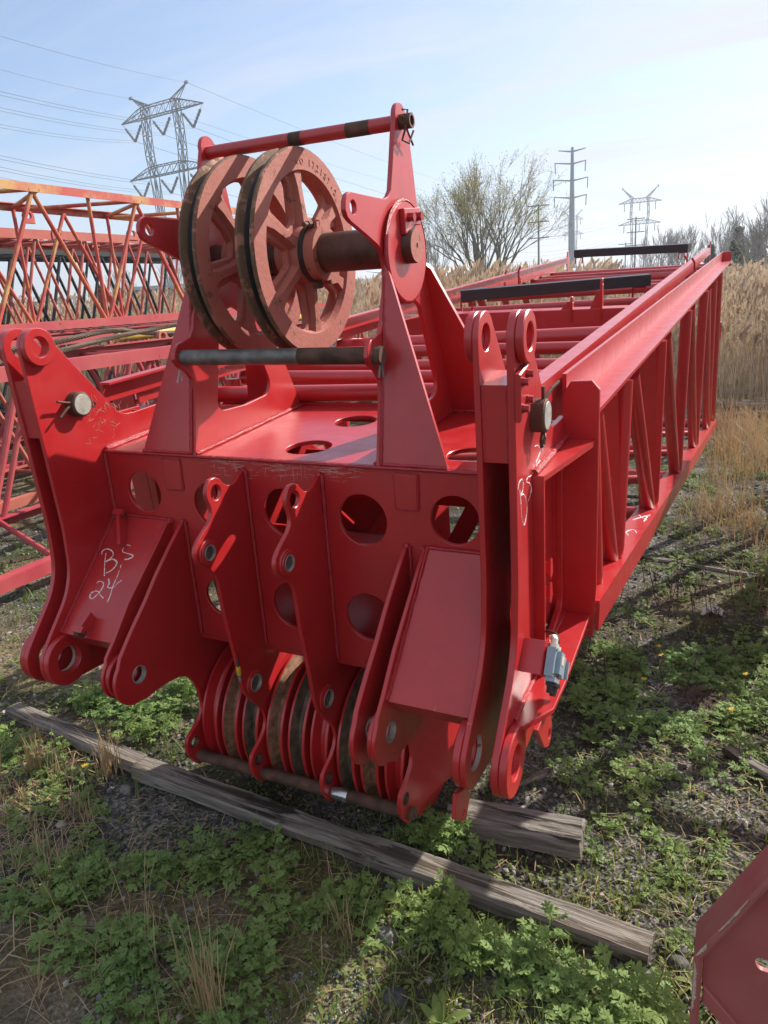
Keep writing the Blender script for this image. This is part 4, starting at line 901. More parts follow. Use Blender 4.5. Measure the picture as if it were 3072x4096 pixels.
tag(mb.build('ground_cover', M['clover'], smooth=False), 'low small leaved green cover on the gravel', 'ground cover', None, 'stuff')
tag(mb2.build('ground_cover', M['grass'], smooth=False), 'brighter patches of small leaved cover', 'ground cover', None, 'stuff')
mb = MB(); rnd = random.Random(33); n = 0
while n < 6500:
    d = rnd.random()**1.5; a = R(rnd.uniform(-58, 8)); x = 1.236+math.sin(a)*(.8+d*8); y = -1.761+math.cos(a)*(.8+d*8)
    if mnoise.noise(V(x*1.1, y*1.1, 15)) < rnd.uniform(-.5, .3) or on_timber(x, y): continue
    litter(mb, x, y, rnd.uniform(.02, .10), rnd.uniform(.0006, .0016)*(1+d), rnd); n += 1
tag(mb.build('straw_litter', M['straw'], smooth=False), 'dead grass stems strewn on the ground', 'straw', None, 'stuff')
mb = DEAD; rnd = random.Random(34)
G1 = [(-1.65, -.02), (-1.23, .06), (-.70, -.30), (-.66, -.62), (-.9, -.75), (-1.3, -.4)]
for x, y in scatter(G1, 34, rnd):
    for k in range(rnd.randint(5, 16)): blade(mb, x+rnd.uniform(-.03, .03), y+rnd.uniform(-.03, .03), rnd.uniform(.06, .22), rnd.uniform(.001, .002), rnd.uniform(0, 6.28), rnd.uniform(.05, .8))
for x, y in scatter([(-1.6, -.02), (-1.2, .1), (-.66, -.35), (-.3, -.9), (-.9, -.85)], 330, rnd): litter(mb, x, y, rnd.uniform(.06, .22), rnd.uniform(.001, .0022), rnd)
tag(mb.build('dead_grass', M['straw'], smooth=False), 'tangle of dead straw coloured grass at the left edge', 'dead grass', None, 'stuff')
for i, (cx, cy, nb, hh, lb) in enumerate(((.09, -.70, 60, .34, 'tall dead straw tuft at the bottom edge left of centre'), (-.12, -.58, 14, .34, 'few tall bleached straw stalks rising from the weed patch'), (.30, -.35, 22, .16, 'small dead straw tuft at the right of the weed patch'), (-.95, -.02, 55, .24, 'dead straw tuft standing just below the left timber'), (-1.25, -.12, 50, .20, 'dead straw tuft by the left edge of the yard'), (-.35, -.72, 12, .36, 'tall single straw stalks at the bottom left'))):
    mb = MB(); rnd = random.Random(60+i); sp = .02 if nb > 20 else .08
    for k in range(nb): blade(mb, cx+rnd.gauss(0, sp), cy+rnd.gauss(0, sp), hh*rnd.uniform(.35, 1.1), rnd.uniform(.0012, .0026), rnd.uniform(0, 6.28), rnd.uniform(.05, .45))
    tag(mb.build('straw_tuft', M['straw'], smooth=False), lb, 'dead grass', 'dead straw tufts')
mb = MB(); rnd = random.Random(35); n = 0
while n < 2600:
    a = R(rnd.uniform(-56, 8)); d = .9+rnd.random()**1.4*9; x = 1.236+math.sin(a)*d; y = -1.761+math.cos(a)*d
    if mnoise.noise(V(x*1.5, y*1.5, 25)) < rnd.uniform(-.2, .4) or on_timber(x, y): continue
    for k in range(3): blade(mb, x+rnd.uniform(-.02, .02), y+rnd.uniform(-.02, .02), rnd.uniform(.03, .10), rnd.uniform(.001, .002)*(1+d*.15), rnd.uniform(0, 6.28), rnd.uniform(.1, .8))
    n += 1
tag(mb.build('grass', M['grass'], smooth=False), 'thin green grass in the yard', 'grass', None, 'stuff')
# taller dry grass right of the lattice
mb = MB(); rnd = random.Random(36); G3 = [(.9, 9.6), (2.6, 9.6), (1.9, 2.2), (1.35, 2.2), (1.1, 2.7), (.85, 3.1), (1.0, 5.5), (1.0, 7.6)]
for x, y in scatter(G3, 1500, rnd):
    if mnoise.noise(V(x*1.1, y*.8, 40)) < rnd.uniform(-.4, .25): continue
    for k in range(rnd.randint(3, 9)): blade(mb, x+rnd.uniform(-.06, .06), y+rnd.uniform(-.06, .06), rnd.uniform(.08, .42)*(.5+y*.09), rnd.uniform(.0015, .003), rnd.uniform(0, 6.28), rnd.uniform(.05, .9))
tag(mb.build('dry_grass', M['straw'], smooth=False), 'knee high dry grass between the lattice and the reeds', 'dry grass', None, 'stuff')
mb = MB()
for x, y in scatter([(.6, 1.1), (1.1, 1.3), (1.3, 2.3), (.9, 2.9), (.55, 2.2)], 34, rnd):
    z = hz(x, y); h = rnd.uniform(.08, .24); mb.path([V(x, y, z), V(x+rnd.uniform(-.05, .05), y+rnd.uniform(-.05, .05), z+h)], .0018, 4)
    for k in range(16): q = V(x, y, z+h*rnd.uniform(.3, 1)); e = V(rnd.uniform(-1, 1), rnd.uniform(-1, 1), rnd.uniform(0, 1))*.022; mb.add([q, q+e, q+e*.6+V(.004, .003, .004)], [(0, 1, 2)])
tag(mb.build('dead_stalks', M['stem'], smooth=False), 'dead brown weed stalks right of the lattice', 'dead weeds', None, 'stuff')
# dandelions, each a thing
pm = MB()
for k in range(26): a = k*2.4; rr = .004+.011*(k/26); pm.add([V(0, 0, .002), V(math.cos(a-.12)*rr, math.sin(a-.12)*rr, .004), V(math.cos(a)*rr*1.25, math.sin(a)*rr*1.25, .003), V(math.cos(a+.12)*rr, math.sin(a+.12)*rr, .004)], [(0, 1, 2, 3)])
d0 = tag(empty('dandelion'), 'x', 'flower', 'dandelions in the weeds')
hd = pm.build('flower_head', M['petal'], d0, smooth=False); hd.location = (0, 0, .075)
MB().path([(0, 0, -.02), (.003, .002, .04), (0, 0, .075)], .0018, 6).build('stalk', M['clover'], d0)
for i, (x, y, lb) in enumerate(((.955, 1.64, 'dandelion flower in the right hand weeds, upper of a close pair'), (.975, 1.54, 'dandelion flower in the right hand weeds, lower of a close pair'), (.93, 1.28, 'dandelion flower below the close pair, beside the lattice'), (1.28, 1.17, 'dandelion flower nearest the broken brown board'), (1.33, 1.5, 'dandelion flower farthest right in the weeds, near the dead grass heap'), (-1.0, -.08, 'lone dandelion flower in front of the left timber'))):
    o = d0 if i == 0 else copy_tree(d0); o.location = (x, y, hz(x, y)); o['label'] = lb
# stones
ICO = [(0, -.526, .851), (0, .526, .851), (0, -.526, -.851), (0, .526, -.851), (.851, 0, .526), (.851, 0, -.526), (-.851, 0, .526), (-.851, 0, -.526), (.526, .851, 0), (-.526, .851, 0), (.526, -.851, 0), (-.526, -.851, 0)]
ICF = [(0, 4, 1), (0, 1, 6), (1, 4, 8), (1, 8, 9), (1, 9, 6), (0, 6, 11), (0, 11, 10), (0, 10, 4), (4, 10, 5), (4, 5, 8), (8, 5, 3), (8, 3, 9), (9, 3, 7), (9, 7, 6), (6, 7, 11), (11, 7, 2), (11, 2, 10), (10, 2, 5), (5, 2, 3), (3, 2, 7)]
gm = MB(); rnd = random.Random(41); n = 0
while n < 17000:
    d = rnd.random()**1.5; a = R(rnd.uniform(-58, 8)); x = 1.236+math.sin(a)*(.85+d*6); y = -1.761+math.cos(a)*(.85+d*6)
    if mnoise.noise(V(x*1.6, y*1.6, 51)) < rnd.uniform(-.7, .2) or on_timber(x, y): continue
    s = .0025+.009*rnd.random()**3*(1+d); q = Quaternion((rnd.random()-.5, rnd.random()-.5, rnd.random()-.5, rnd.random()-.5)).normalized(); sc_ = V(rnd.uniform(.8, 1.5), rnd.uniform(.7, 1.2), rnd.uniform(.5, .9))*s
    c = V(x, y, hz(x, y)+s*.25); gm.cm = 0 if rnd.random() < .62 else (1 if rnd.random() < .7 else 2)
    gm.add([c+q @ V(v[0]*sc_.x*rnd.uniform(.8, 1.2), v[1]*sc_.y*rnd.uniform(.8, 1.2), v[2]*sc_.z) for v in ICO], ICF); n += 1
M['st1'] = plain('dark_stone', (.06, .055, .05), .8, 0, .5, 60, .3); M['st2'] = plain('grey_stone', (.20, .19, .17), .8, 0, .4, 60, .3); M['st3'] = plain('pale_stone', (.36, .33, .29), .8, 0, .3, 60, .3)
tag(gm.build('gravel', [M['st1'], M['st2'], M['st3']], smooth=False), 'loose gravel over the yard', 'gravel', None, 'stuff')
def stone(x, y, s, mat, lb, seed):
    rnd = random.Random(seed); bm = bmesh.new(); bmesh.ops.create_icosphere(bm, subdivisions=3, radius=1)
    for v in bm.verts:
        k = 1+.35*mnoise.noise(v.co*1.3+V(seed, 0, 0))+.1*mnoise.noise(v.co*5); v.co = V(v.co.x*s*k*1.2, v.co.y*s*k, v.co.z*s*k*.65)
    me = bpy.data.meshes.new('stone'); bm.to_mesh(me); bm.free(); me.materials.append(mat); me.shade_smooth()
    o = bpy.data.objects.new('stone', me); COL.objects.link(o); o.location = (x, y, hz(x, y)+s*.2); tag(o, lb, 'stone', 'larger stones')
for i, (x, y, s, mt, lb) in enumerate(((-.82, -.06, .022, 'st2', 'grey stone in front of the joint between the two long timbers'), (-.90, -.30, .018, 'st3', 'pale stone left of the weed patch, beside the straw'), (.42, -.30, .026, 'st2', 'rounded grey stone at the right edge of the weed patch'), (1.18, -.08, .024, 'st1', 'dark rounded stone beyond the free end of the long timber'), (1.19, -.03, .018, 'st2', 'smooth grey stone behind the dark one at the timber end'), (.52, -.47, .030, 'st1', 'dark speckled stone at the bottom edge, centre right'), (.70, -.52, .022, 'st2', 'grey stone at the bottom edge right of the dark speckled one'), (1.0, .45, .02, 'st3', 'pale stone on bare gravel right of the short thick timber'))):
    stone(x, y, s, M[mt], lb, i+3)
# broken glass scraps at the bottom edge
m, nt, b = newmat('blue_green_glass'); b.inputs['Base Color'].default_value = (.30, .40, .385, 1); b.inputs['Roughness'].default_value = .35; b.inputs['Transmission Weight'].default_value = .2; M['glass'] = m
mb = MB(); rnd = random.Random(44)
for poly, n in (([(.14, -.55), (.40, -.42), (.50, -.55), (.21, -.70)], 300), ([(-.95, -.50), (-.75, -.42), (-.70, -.55), (-.9, -.62)], 90)):
    for x, y in scatter(poly, n, rnd):
        s = rnd.uniform(.002, .0045); q = Quaternion((rnd.random()-.5, rnd.random()-.5, rnd.random()-.5, rnd.random()-.5)).normalized(); c = V(x, y, hz(x, y)+.003)
        mb.add([c+q @ V(v[0]*s, v[1]*s*.8, v[2]*s*.6) for v in ICO], ICF)
tag(mb.build('broken_glass', M['glass'], smooth=False), 'blue green crumbs of broken safety glass on the ground', 'broken glass', None, 'stuff')
# a crumpled pale scrap and a heap of dead grass
mb = MB(); rnd = random.Random(45); vs = [((i-3.5)*.015*(1+rnd.uniform(-.3, .3)), (j-3)*.013*(1+rnd.uniform(-.3, .3)), max(0, .03-((i-3.5)**2+(j-3)**2)*.0016)+rnd.uniform(0, .016)) for j in range(7) for i in range(8)]
mb.add(vs, [(j*8+i, j*8+i+1, j*8+i+9, j*8+i+8) for j in range(6) for i in range(7)])
M['scrap'] = plain('dirty_white_plastic', (.55, .52, .45), .4, 0, .2, 50)
o = mb.build('plastic_scrap', M['scrap'], sharp=20); o.location = (1.17, 2.24, hz(1.17, 2.24)+.005); tag(o, 'crumpled pale plastic scrap among the weeds at right', 'litter')
mb = MB()
for k in range(420): litter(mb, 1.22+rnd.gauss(0, .07), 1.33+rnd.gauss(0, .06), rnd.uniform(.06, .16), .0012, rnd)
tag(mb.build('dead_grass_heap', M['stem'], smooth=False), 'small round heap of dead brown grass in the right hand weeds', 'dead grass')
# ------------------------------------------------------------------ reeds
mb = MB(); rnd = random.Random(50); n = 0
def reed(x, y, h, w):
    global mb
    az = rnd.uniform(0, 6.28); ln = V(math.cos(az), math.sin(az), 0)*rnd.uniform(0, .10); b0 = V(x, y, -.05); tp = b0+V(0, 0, h)+ln*h; md = b0+V(0, 0, h*.5)+ln*h*.35
    s = V(math.cos(az+1.57), math.sin(az+1.57), 0)*w; mb.cm = 0
    mb.add([b0-s, b0+s, md+s*.9, md-s*.9, tp+s*.5, tp-s*.5], [(0, 1, 2, 3), (3, 2, 4, 5)])
    for k in range(rnd.randint(1, 4)):
        t = rnd.uniform(.35, .95); p = b0.lerp(tp, t); a = rnd.uniform(0, 6.28); d = V(math.cos(a), math.sin(a), rnd.uniform(.4, 2.2)).normalized()*rnd.uniform(.15, .4); q = V(-math.sin(a), math.cos(a), 0)*w*1.8
        mb.add([p, p+d*.5+q+V(0, 0, .03), p+d-V(0, 0, .06), p+d*.5-q+V(0, 0, .03)], [(0, 1, 2, 3)])
    if rnd.random() < .55:
        mb.cm = 1; a = rnd.uniform(0, 6.28); dd = V(math.cos(a)*.08+.03, math.sin(a)*.08, 0); ph = rnd.uniform(.14, .25)
        for k in range(7):
            t = k/7; c = tp+V(0, 0, ph*t)+dd*t*t*1.6; e = V(rnd.uniform(-1, 1), rnd.uniform(-1, 1), 0)*(.026*(1-t)+.008)
            mb.add([c, c+e+V(0, 0, -.01)+dd*.25, c+e*.6+V(0, 0, .08)+dd*.4, c+V(0, 0, .07)], [(0, 1, 2, 3)])
while n < 15000:
    a = R(rnd.uniform(-58, 12)); d0_ = 11.4 if a > R(-27) else 19; d = d0_+14*rnd.random()**1.8; x = 1.236+math.sin(a)*d; y = -1.761+math.cos(a)*d
    if y < 9.4+.5*mnoise.noise(V(x*.6, 0, 0)) or x < -14 and y < 14: pass
    near = (d-d0_) < .8
    clump = mnoise.noise(V(x*.5, y*.5, 7))
    if near and rnd.random() < .35: continue
    reed(x, y, rnd.uniform(1.25, 1.95)*(1+.12*clump)*(1+.013*(d-11))*(.83 if a > R(-9) else 1) if not near else rnd.uniform(.7, 1.6), .0035*(1+(d-11)*.035)); n += 1
tag(mb.build('reed_bed', [M['reed'], M['plume']], smooth=False), 'bed of dry tan reeds behind the booms', 'reeds', None, 'stuff')
# ------------------------------------------------------------------ beyond the yard
CAM = V(1.2364, -1.7610, 1.75)
def at(az, D, el=None, z=None):
    a = R(az); return V(CAM.x+math.sin(a)*D, CAM.y+math.cos(a)*D, CAM.z+el*D if z is None else z)
M['galv'] = plain('grey_galvanised_steel', (.07, .08, .072), .6, .2, .25, .2)
M['monop'] = plain('blue_grey_pole_steel', (.13, .16, .19), .6, .2, .15, .3)
M['wire'] = plain('dark_conductor', (.10, .11, .12), .6, .3, .1)
M['insul'] = plain('dark_insulator', (.05, .06, .07), .4, 0, .2)
M['bark'] = plain('grey_brown_bark', (.085, .07, .055), .9, 0, .35, 3, .3)
M['wtwig'] = plain('willow_twigs', (.19, .165, .11), .9, 0, .3, 2)
M['twig'] = plain('thin_grey_twigs', (.33, .295, .27), .9, 0, .3, 2)
M['bud'] = leafmat('spring_willow_leaf', (.27, .26, .11), .35, 1.5, .4)
M['ever'] = leafmat('dark_evergreen', (.06, .085, .05), .4, 1, .2)
M['shrub'] = leafmat('grey_green_shrub', (.10, .115, .06), .4, .6, .25)
# lattice transmission towers
def pylon(name, L_, R_, zs, label, t=.16, ins=True, legs=None, group='lattice power pylons'):
    """L_, R_ ground points below the crossarm ends; zs: upper arm bottom/top z, lower arm z, peak z"""
    za, zt, zl, zp = zs; o = (L_+R_)/2; o.z = 0; d = (R_-L_); d.z = 0; W = d.length; d.normalize(); e = V(-d.y, d.x, 0)
    root = tag(empty(name, o), label, 'power pylon', group)
    P = lambda s, z, q=0.: d*(s*W/2)+e*q+V(0, 0, z)
    def strut(mb, a, b_, r=t): mb.path([a, b_], r*.5, 4)
    for s in (-1, 1):
        mb = MB(); sx = .40*s; h = .06*W/2; bw = 1.2
        prev = None
        zz = [0, za*.25, za*.45, zl, zl+(za-zl)*.35, zl+(za-zl)*.7, za, zt]
        ofs = [.33, .31, .32, .36, .40, .40, .38, .37]
        for z, of in zip(zz, ofs):
            hw = .045 if z > za*.3 else .035
            ring = [P(s*of-hw, z, -h), P(s*of+hw, z, -h), P(s*of+hw, z, h), P(s*of-hw, z, h)]
            for k in range(4): strut(mb, ring[k], ring[(k+1) % 4], t*.6)
            if prev:
                for k in range(4): strut(mb, prev[k], ring[k]); strut(mb, prev[k], ring[(k+1) % 4], t*.6); strut(mb, prev[(k+1) % 4], ring[k], t*.6)
            prev = ring
        tip = P(s*.68 if ins else s*.82, zp)
        for q in prev: strut(mb, q, tip, t*.8)
        q2 = P(s*.24, zt); strut(mb, q2, tip, t*.8)
        for k in range(1, 4):
            a = prev[0].lerp(tip, k/4); strut(mb, a, q2.lerp(tip, k/4), t*.5); strut(mb, a, q2.lerp(tip, (k-1)/4), t*.5)
        mb.path([tip-d*.4, tip+d*.4], t*1.4, 4)
        mb.build('leg', M['galv'], root)
    for zb, ht in ((za, zt-za), (zl, (zt-za)*.9)):
        mb = MB(); nseg = 12; h = .06*W/2
        def top(s): return zb+ht*max(0., 1-max(0, abs(s)-.42)/.58)
        prev = None
        for k in range(nseg+1):
            s = -1+2*k/nseg; wq = h*max(.1, 1-max(0, abs(s)-.42)/.58)
            ring = [P(s, zb, -wq), P(s, zb, wq), P(s, top(s), wq), P(s, top(s), -wq)]
            for q in range(4): strut(mb, ring[q], ring[(q+1) % 4], t*.5)
            if prev:
                for q in range(4): strut(mb, prev[q], ring[q], t*.9)
                strut(mb, prev[0], ring[3], t*.5); strut(mb, prev[1], ring[2], t*.5); strut(mb, prev[0], ring[1], t*.4)
            prev = ring
        mb.build('crossarm', M['galv'], root)
    pts = []
    for zb in (za, zl):
        for s in (-.72, 0, .72):
            low = P(s, zb-(4.3 if ins else 4.2))
            mb = MB()
            if ins:
                for g in (-.27, .27):
                    hi = P(s+g, zb); mid = hi.lerp(low, .25); mb.path([hi, mid], t*.2, 4)
                    mb.path([mid.lerp(low, k/10) for k in range(11)], [t*(1.35 if k % 2 else .9) for k in range(11)], 6)
            else: mb.path([P(s, zb), low], t*.6, 4)
            mb.build('insulator_string', M['insul'], root); pts.append(o+low)
    tips = [o+P(s*(.68 if ins else .82), zp) for s in (-1, 1)]
    return pts, tips
D1, D2 = 204.6, 185.2
z1 = 1.75+.2151*D1
pA, tA = pylon('lattice_pylon', at(-42.776, D1, 0), at(-37.225, D2, 0), (z1, z1+2.3, 1.75+.1534*D1, z1+4.9), 'tall two legged lattice power pylon at upper left', t=.26)
pB, tB = pylon('lattice_pylon', at(-8.635, 455, 0), at(-5.828, 455, 0), (42.5, 44.6, 31.4, 50.1), 'far lattice pylon right of the steel pole', t=.42, ins=False)
pC, tC = pylon('lattice_pylon', at(-12.45, 640, 0), at(-10.98, 640, 0), (51, 53.5, 40, 57.5), 'faint distant lattice pylon behind the steel pole', t=.5, ins=False)
# tubular steel pole
D = 250; o = at(-11.78, D, z=0)
MP = tag(empty('steel_power_pole', o), 'tall tapered steel power pole with four pairs of arms', 'power pole')
zt = 1.75+.1588*D; MB().tube((0, 0, 0), (0, 0, zt), 1.35, 14, True, .42).build('shaft', M['monop'], MP)
rt = V(math.cos(R(-11.78)), -math.sin(R(-11.78)), 0)
pP = []
for k, (zl_, l, rr) in enumerate(((.1540, 4.1, 3.9), (.1405, 5.3, 4.1), (.1215, 5.8, 4.8), (.1020, 5.5, 4.4))):
    for s, Ln in ((-1, l), (1, rr)):
        z0 = 1.75+(zl_)*D; e = rt*s*Ln+V(0, 0, z0+.65); a = MB().path([V(0, 0, z0), e], [.28, .14], 6).build('arm', M['monop'], MP)
        if k: MB().path([e-rt*s*.2, e-rt*s*.3-V(0, 0, 3.0)], .16, 5).build('insulator_string', M['insul'], MP); pP.append(o+e-V(0, 0, 3))
        else: pP.append(o+e)
def wood_pole(az, D, el, lb, arms=1):
    o = at(az, D, z=0); h = 1.75+el*D; r = tag(empty('wooden_power_pole', o), lb, 'power pole', 'wooden power poles')
    MB().tube((0, 0, 0), (0, 0, h), .25, 8, True, .17).build('post', M['bark'], r); q = V(math.cos(R(az)), -math.sin(R(az)), 0)
    for k in range(arms): MB().bar(V(0, 0, h-.4-k*3.2)-q*2.2, V(0, 0, h-.4-k*3.2)+q*2.2, .2, .22).build('crossarm', M['bark'], r)
wood_pole(-14.1, 170, .0991, 'wooden power pole seen through the willow branches', 3); wood_pole(-7.46, 210, .0734, 'wooden power pole in front of the far pylon', 3); wood_pole(-8.1, 260, .045, 'short wooden power pole left of the far pylon')
# conductors
wn = 0
def wire(a, b_, sag, r, lb):
    n = 28; pts = [a.lerp(b_, k/n)-V(0, 0, sag*4*(k/n)*(1-k/n)) for k in range(n+1)]
    tag(MB().path(pts, r, 4, False).build('power_line', M['wire']), lb, 'power line', 'power lines')
near = [(-49.997, .2376), (-50.162, .2226), (-50.296, .2104), (-50.553, .1871), (-50.684, .1751), (-50.4, .16)]
names = ('upper left', 'upper middle', 'upper right', 'lower left', 'lower middle', 'lower right')
order = [0, 1, 2, 3, 4, 5]
tgt = [at(-56, 128, .232), at(-57, 120, .255), at(-58, 112, .275), at(-55, 128, .176), at(-56, 120, .190), at(-57, 112, .205)]
for i in range(6):
    for k in (0, 1):
        wire(pA[i]+V(0, 0, -.25+.5*k), tgt[i]+V(0, 0, -.25+.5*k), 1.2, .03, 'thin power line from the %s insulator of the left pylon, %s of its pair' % (names[i], ('lower', 'upper')[k]))
    wire(pA[i], pC[i], 9, .05, 'thin power line from the %s insulator of the left pylon towards the distant pylons' % names[i])
wire(tA[0], at(-58, 118, .305), 1, .028, 'thin shield wire leaving the left peak of the left pylon'); wire(tA[1], at(-60, 100, .345), 1, .028, 'thin shield wire leaving the right peak of the left pylon')
wire(tA[0], tC[0], 7, .04, 'thin shield wire from the left peak towards the distant pylons'); wire(tA[1], tC[1], 7, .04, 'thin shield wire from the right peak towards the distant pylons')
for i in range(6): wire(pB[i], at(-17-i*.3, 400, .075-.008*i), 5, .05, 'power line running left from the far pylon, %s wire' % names[i])
# ---------------------------------------------------------------- trees
def grow(mb, lm, p, d, l, r, depth, rnd, spread, up, leaves, minr):
    n = 3; pts = [p]; rr = [r]; dd = d.copy()
    for k in range(n):
        dd = (dd+V(rnd.gauss(0, .10), rnd.gauss(0, .10), rnd.gauss(0, .07)+up)).normalized(); p = p+dd*l/n; pts.append(p); rr.append(max(minr, r*(1-.5*(k+1)/n)))
    mb.path(pts, rr, 4 if r < .04 else 6, False)
    if depth == 0:
        if leaves:
            for k in range(leaves):
                q = pts[rnd.randint(1, n)]+V(rnd.gauss(0, .14), rnd.gauss(0, .14), rnd.gauss(0, .16)); s = rnd.uniform(.035, .075)
                e = V(rnd.gauss(0, 1), rnd.gauss(0, 1), rnd.gauss(0, 1)).normalized()*s; f = V(rnd.gauss(0, 1), rnd.gauss(0, 1), rnd.gauss(0, 1)).normalized()*s*.5
                lm.add([q-e, q+f, q+e, q-f], [(0, 1, 2, 3)])
        return
    for k in range(rnd.choice((2, 3, 3)) if depth > 1 else rnd.choice((3, 4, 5))):
        t = rnd.uniform(.35, 1.0) if k else 1.0
        i = min(n-1, int(t*n)); q = pts[i].lerp(pts[i+1], min(1, t*n-i)); a = rnd.uniform(0, 6.28); s = rnd.uniform(.35, 1.)*spread
        pr = dd.cross(V(math.cos(a), math.sin(a), .3)).normalized(); nd = (dd+pr*s).normalized()
        grow(mb, lm, q, nd, l*rnd.uniform(.62, .85), max(minr, r*.5*rnd.uniform(.7, 1.1)), depth-1, rnd, spread, up, leaves, minr)
def tree(name, base, H, seed, label, cat='tree', stems=1, depth=4, spread=.55, up=.06, leaves=0, minr=.012, tr=.2, leafm='bud', group=None, fan=.5, bark='bark', fl=.34):
    rnd = random.Random(seed); root = tag(empty(name, base), label, cat, group); tm = MB(); cm = MB(); lm = MB()
    for k in range(stems):
        a = k*6.283/stems+rnd.uniform(-.4, .4); d = V(math.cos(a)*fan, math.sin(a)*fan, 1).normalized() if stems > 1 else V(rnd.uniform(-.06, .06), rnd.uniform(-.06, .06), 1)
        l0 = H*.30; p1 = d*l0*rnd.uniform(.7, 1.1); tm.path([V(0, 0, -.2), p1*.5+V(rnd.uniform(-.1, .1), rnd.uniform(-.1, .1), 0), p1], [tr, tr*.8, tr*.62], 8, False)
        for j in range(4): 
            nd = (d+V(rnd.gauss(0, spread*.6), rnd.gauss(0, spread*.6), .25)).normalized(); grow(cm, lm, p1*rnd.uniform(.55, 1) if j else p1, nd, H*fl*rnd.uniform(.7, 1.05), tr*.5, depth-1, rnd, spread, up, leaves, minr)
    tm.build('trunk', M[bark], root); c = cm.build('crown', M['twig'] if not leaves else M['wtwig'], root)
    if lm.v: lm.build('leaves', M[leafm], c, smooth=False)
    return root
tree('willow_tree', at(-17.9, 56, z=0), 10.2, 5, 'large spreading willow with thin yellow green spring leaves', stems=6, depth=5, spread=.58, up=.05, leaves=8, minr=.007, tr=.22, fan=.42, fl=.32)
tree('bare_tree', at(-22.0, 60, z=0), 6.5, 6, 'thin bare sapling group at the left foot of the willow', stems=4, depth=4, spread=.4, up=.12, tr=.08, group='bare trees', fan=.35)
for i, (az, D_, H_, st, lb) in enumerate(((-6.4, 110, 9.5, 3, 'bare tree in front of the far pylon legs'), (-5.2, 105, 10., 4, 'bare tree right of the far pylon'), (-4.2, 105, 9.4, 4, 'bare tree between the far pylon and the tallest fan shaped tree'), (-2.1, 95, 10.3, 3, 'tallest fan shaped bare tree near the right end of the lattice'), (-1.2, 90, 7., 4, 'bare grey bush like tree at the edge of the right hand thicket'), (.2, 62, 6.6, 4, 'dense bare tree at the right edge of the picture'), (1.0, 50, 7.2, 3, 'nearest bare tree cut by the right edge'), (-44.2, 120, 10.5, 3, 'bare tree behind the grey building, left of two'), (-41.2, 125, 13.5, 3, 'bare tree behind the grey building, right of two'))):
    tree('bare_tree', at(az, D_, z=0), H_*.76, 70+i, lb, stems=st, depth=4, spread=.40, up=.10, tr=.13, minr=.009+.00007*D_, group='bare trees', fan=.30)
def conifer(az, D_, H_, lb, seed):
    rnd = random.Random(seed); root = tag(empty('evergreen_tree', at(az, D_, z=0)), lb, 'tree', 'evergreen trees'); MB().tube((0, 0, 0), (0, 0, H_*.95), .16, 7, True, .03).build('trunk', M['bark'], root)
    mb = MB()
    for k in range(3400):
        t = rnd.random()**.8; rr = (1-t)*H_*.30*rnd.uniform(.2, 1.1)+.1; a = rnd.uniform(0, 6.28); c = V(math.cos(a)*rr, math.sin(a)*rr, H_*(.06+.94*t)-rr*.25)
        if mnoise.noise(c*.9) < -.25: continue
        e = V(math.cos(a), math.sin(a), -.3)*rnd.uniform(.12, .28); f = V(-math.sin(a), math.cos(a), rnd.uniform(-.4, .4))*rnd.uniform(.05, .12); mb.add([c-e, c+f, c+e, c-f], [(0, 1, 2, 3)])
    mb.build('crown', M['ever'], root, smooth=False)
conifer(-2.55, 75, 4.4, 'small dark evergreen beside the right end of the lattice', 1); conifer(-.9, 66, 5.2, 'taller dark evergreen in front of the right hand thicket', 2); conifer(.4, 64, 4.2, 'low dark evergreen at the right edge', 3); conifer(-1.7, 70, 3.4, 'lowest dark evergreen between the two others', 4)
# bushes and far woods
def bush(mb, p, w, h, n, rnd):
    for k in range(n):
        a = rnd.uniform(0, 6.28); rr = w*math.sqrt(rnd.random()); z = h*rnd.random()*(1-(rr/w)**2*.6); c = p+V(math.cos(a)*rr, math.sin(a)*rr, z); s = rnd.uniform(.06, .16)*h*.22
        e = V(rnd.gauss(0, 1), rnd.gauss(0, 1), rnd.gauss(0, 1)).normalized()*s; f = V(rnd.gauss(0, 1), rnd.gauss(0, 1), rnd.gauss(0, 1)).normalized()*s*.5; mb.add([c-e, c+f, c+e, c-f], [(0, 1, 2, 3)])
M['wood_far'] = leafmat('far_bare_wood', (.115, .10, .095), .3, .05, .1, .9)
M['wood_far2'] = leafmat('far_budding_wood', (.14, .14, .085), .3, .05, .2, .9)
mb = MB(); rnd = random.Random(90)
for k in range(330):
    az = rnd.uniform(-60, 14); D_ = rnd.uniform(210, 420); H_ = rnd.uniform(.35, 1.)*(8+5*mnoise.noise(V(az*.25, 0, 0)))*(D_/300); p = at(az, D_, z=0); mb.cm = 0 if rnd.random() < .68 else 1
    bush(mb, p+V(0, 0, H_*.1), H_*.45, H_, 190, rnd)
    for j in range(9): q = p+V(rnd.gauss(0, H_*.22), rnd.gauss(0, H_*.22), 0); mb.path([q, q+V(rnd.gauss(0, .8), rnd.gauss(0, .8), H_*rnd.uniform(.8, 1.25))], [.14, .05], 3, False)
tag(mb.build('far_wood', [M['wood_far'], M['wood_far2']], smooth=False), 'far grey brown line of bare spring woods along the horizon', 'woods', None, 'stuff')
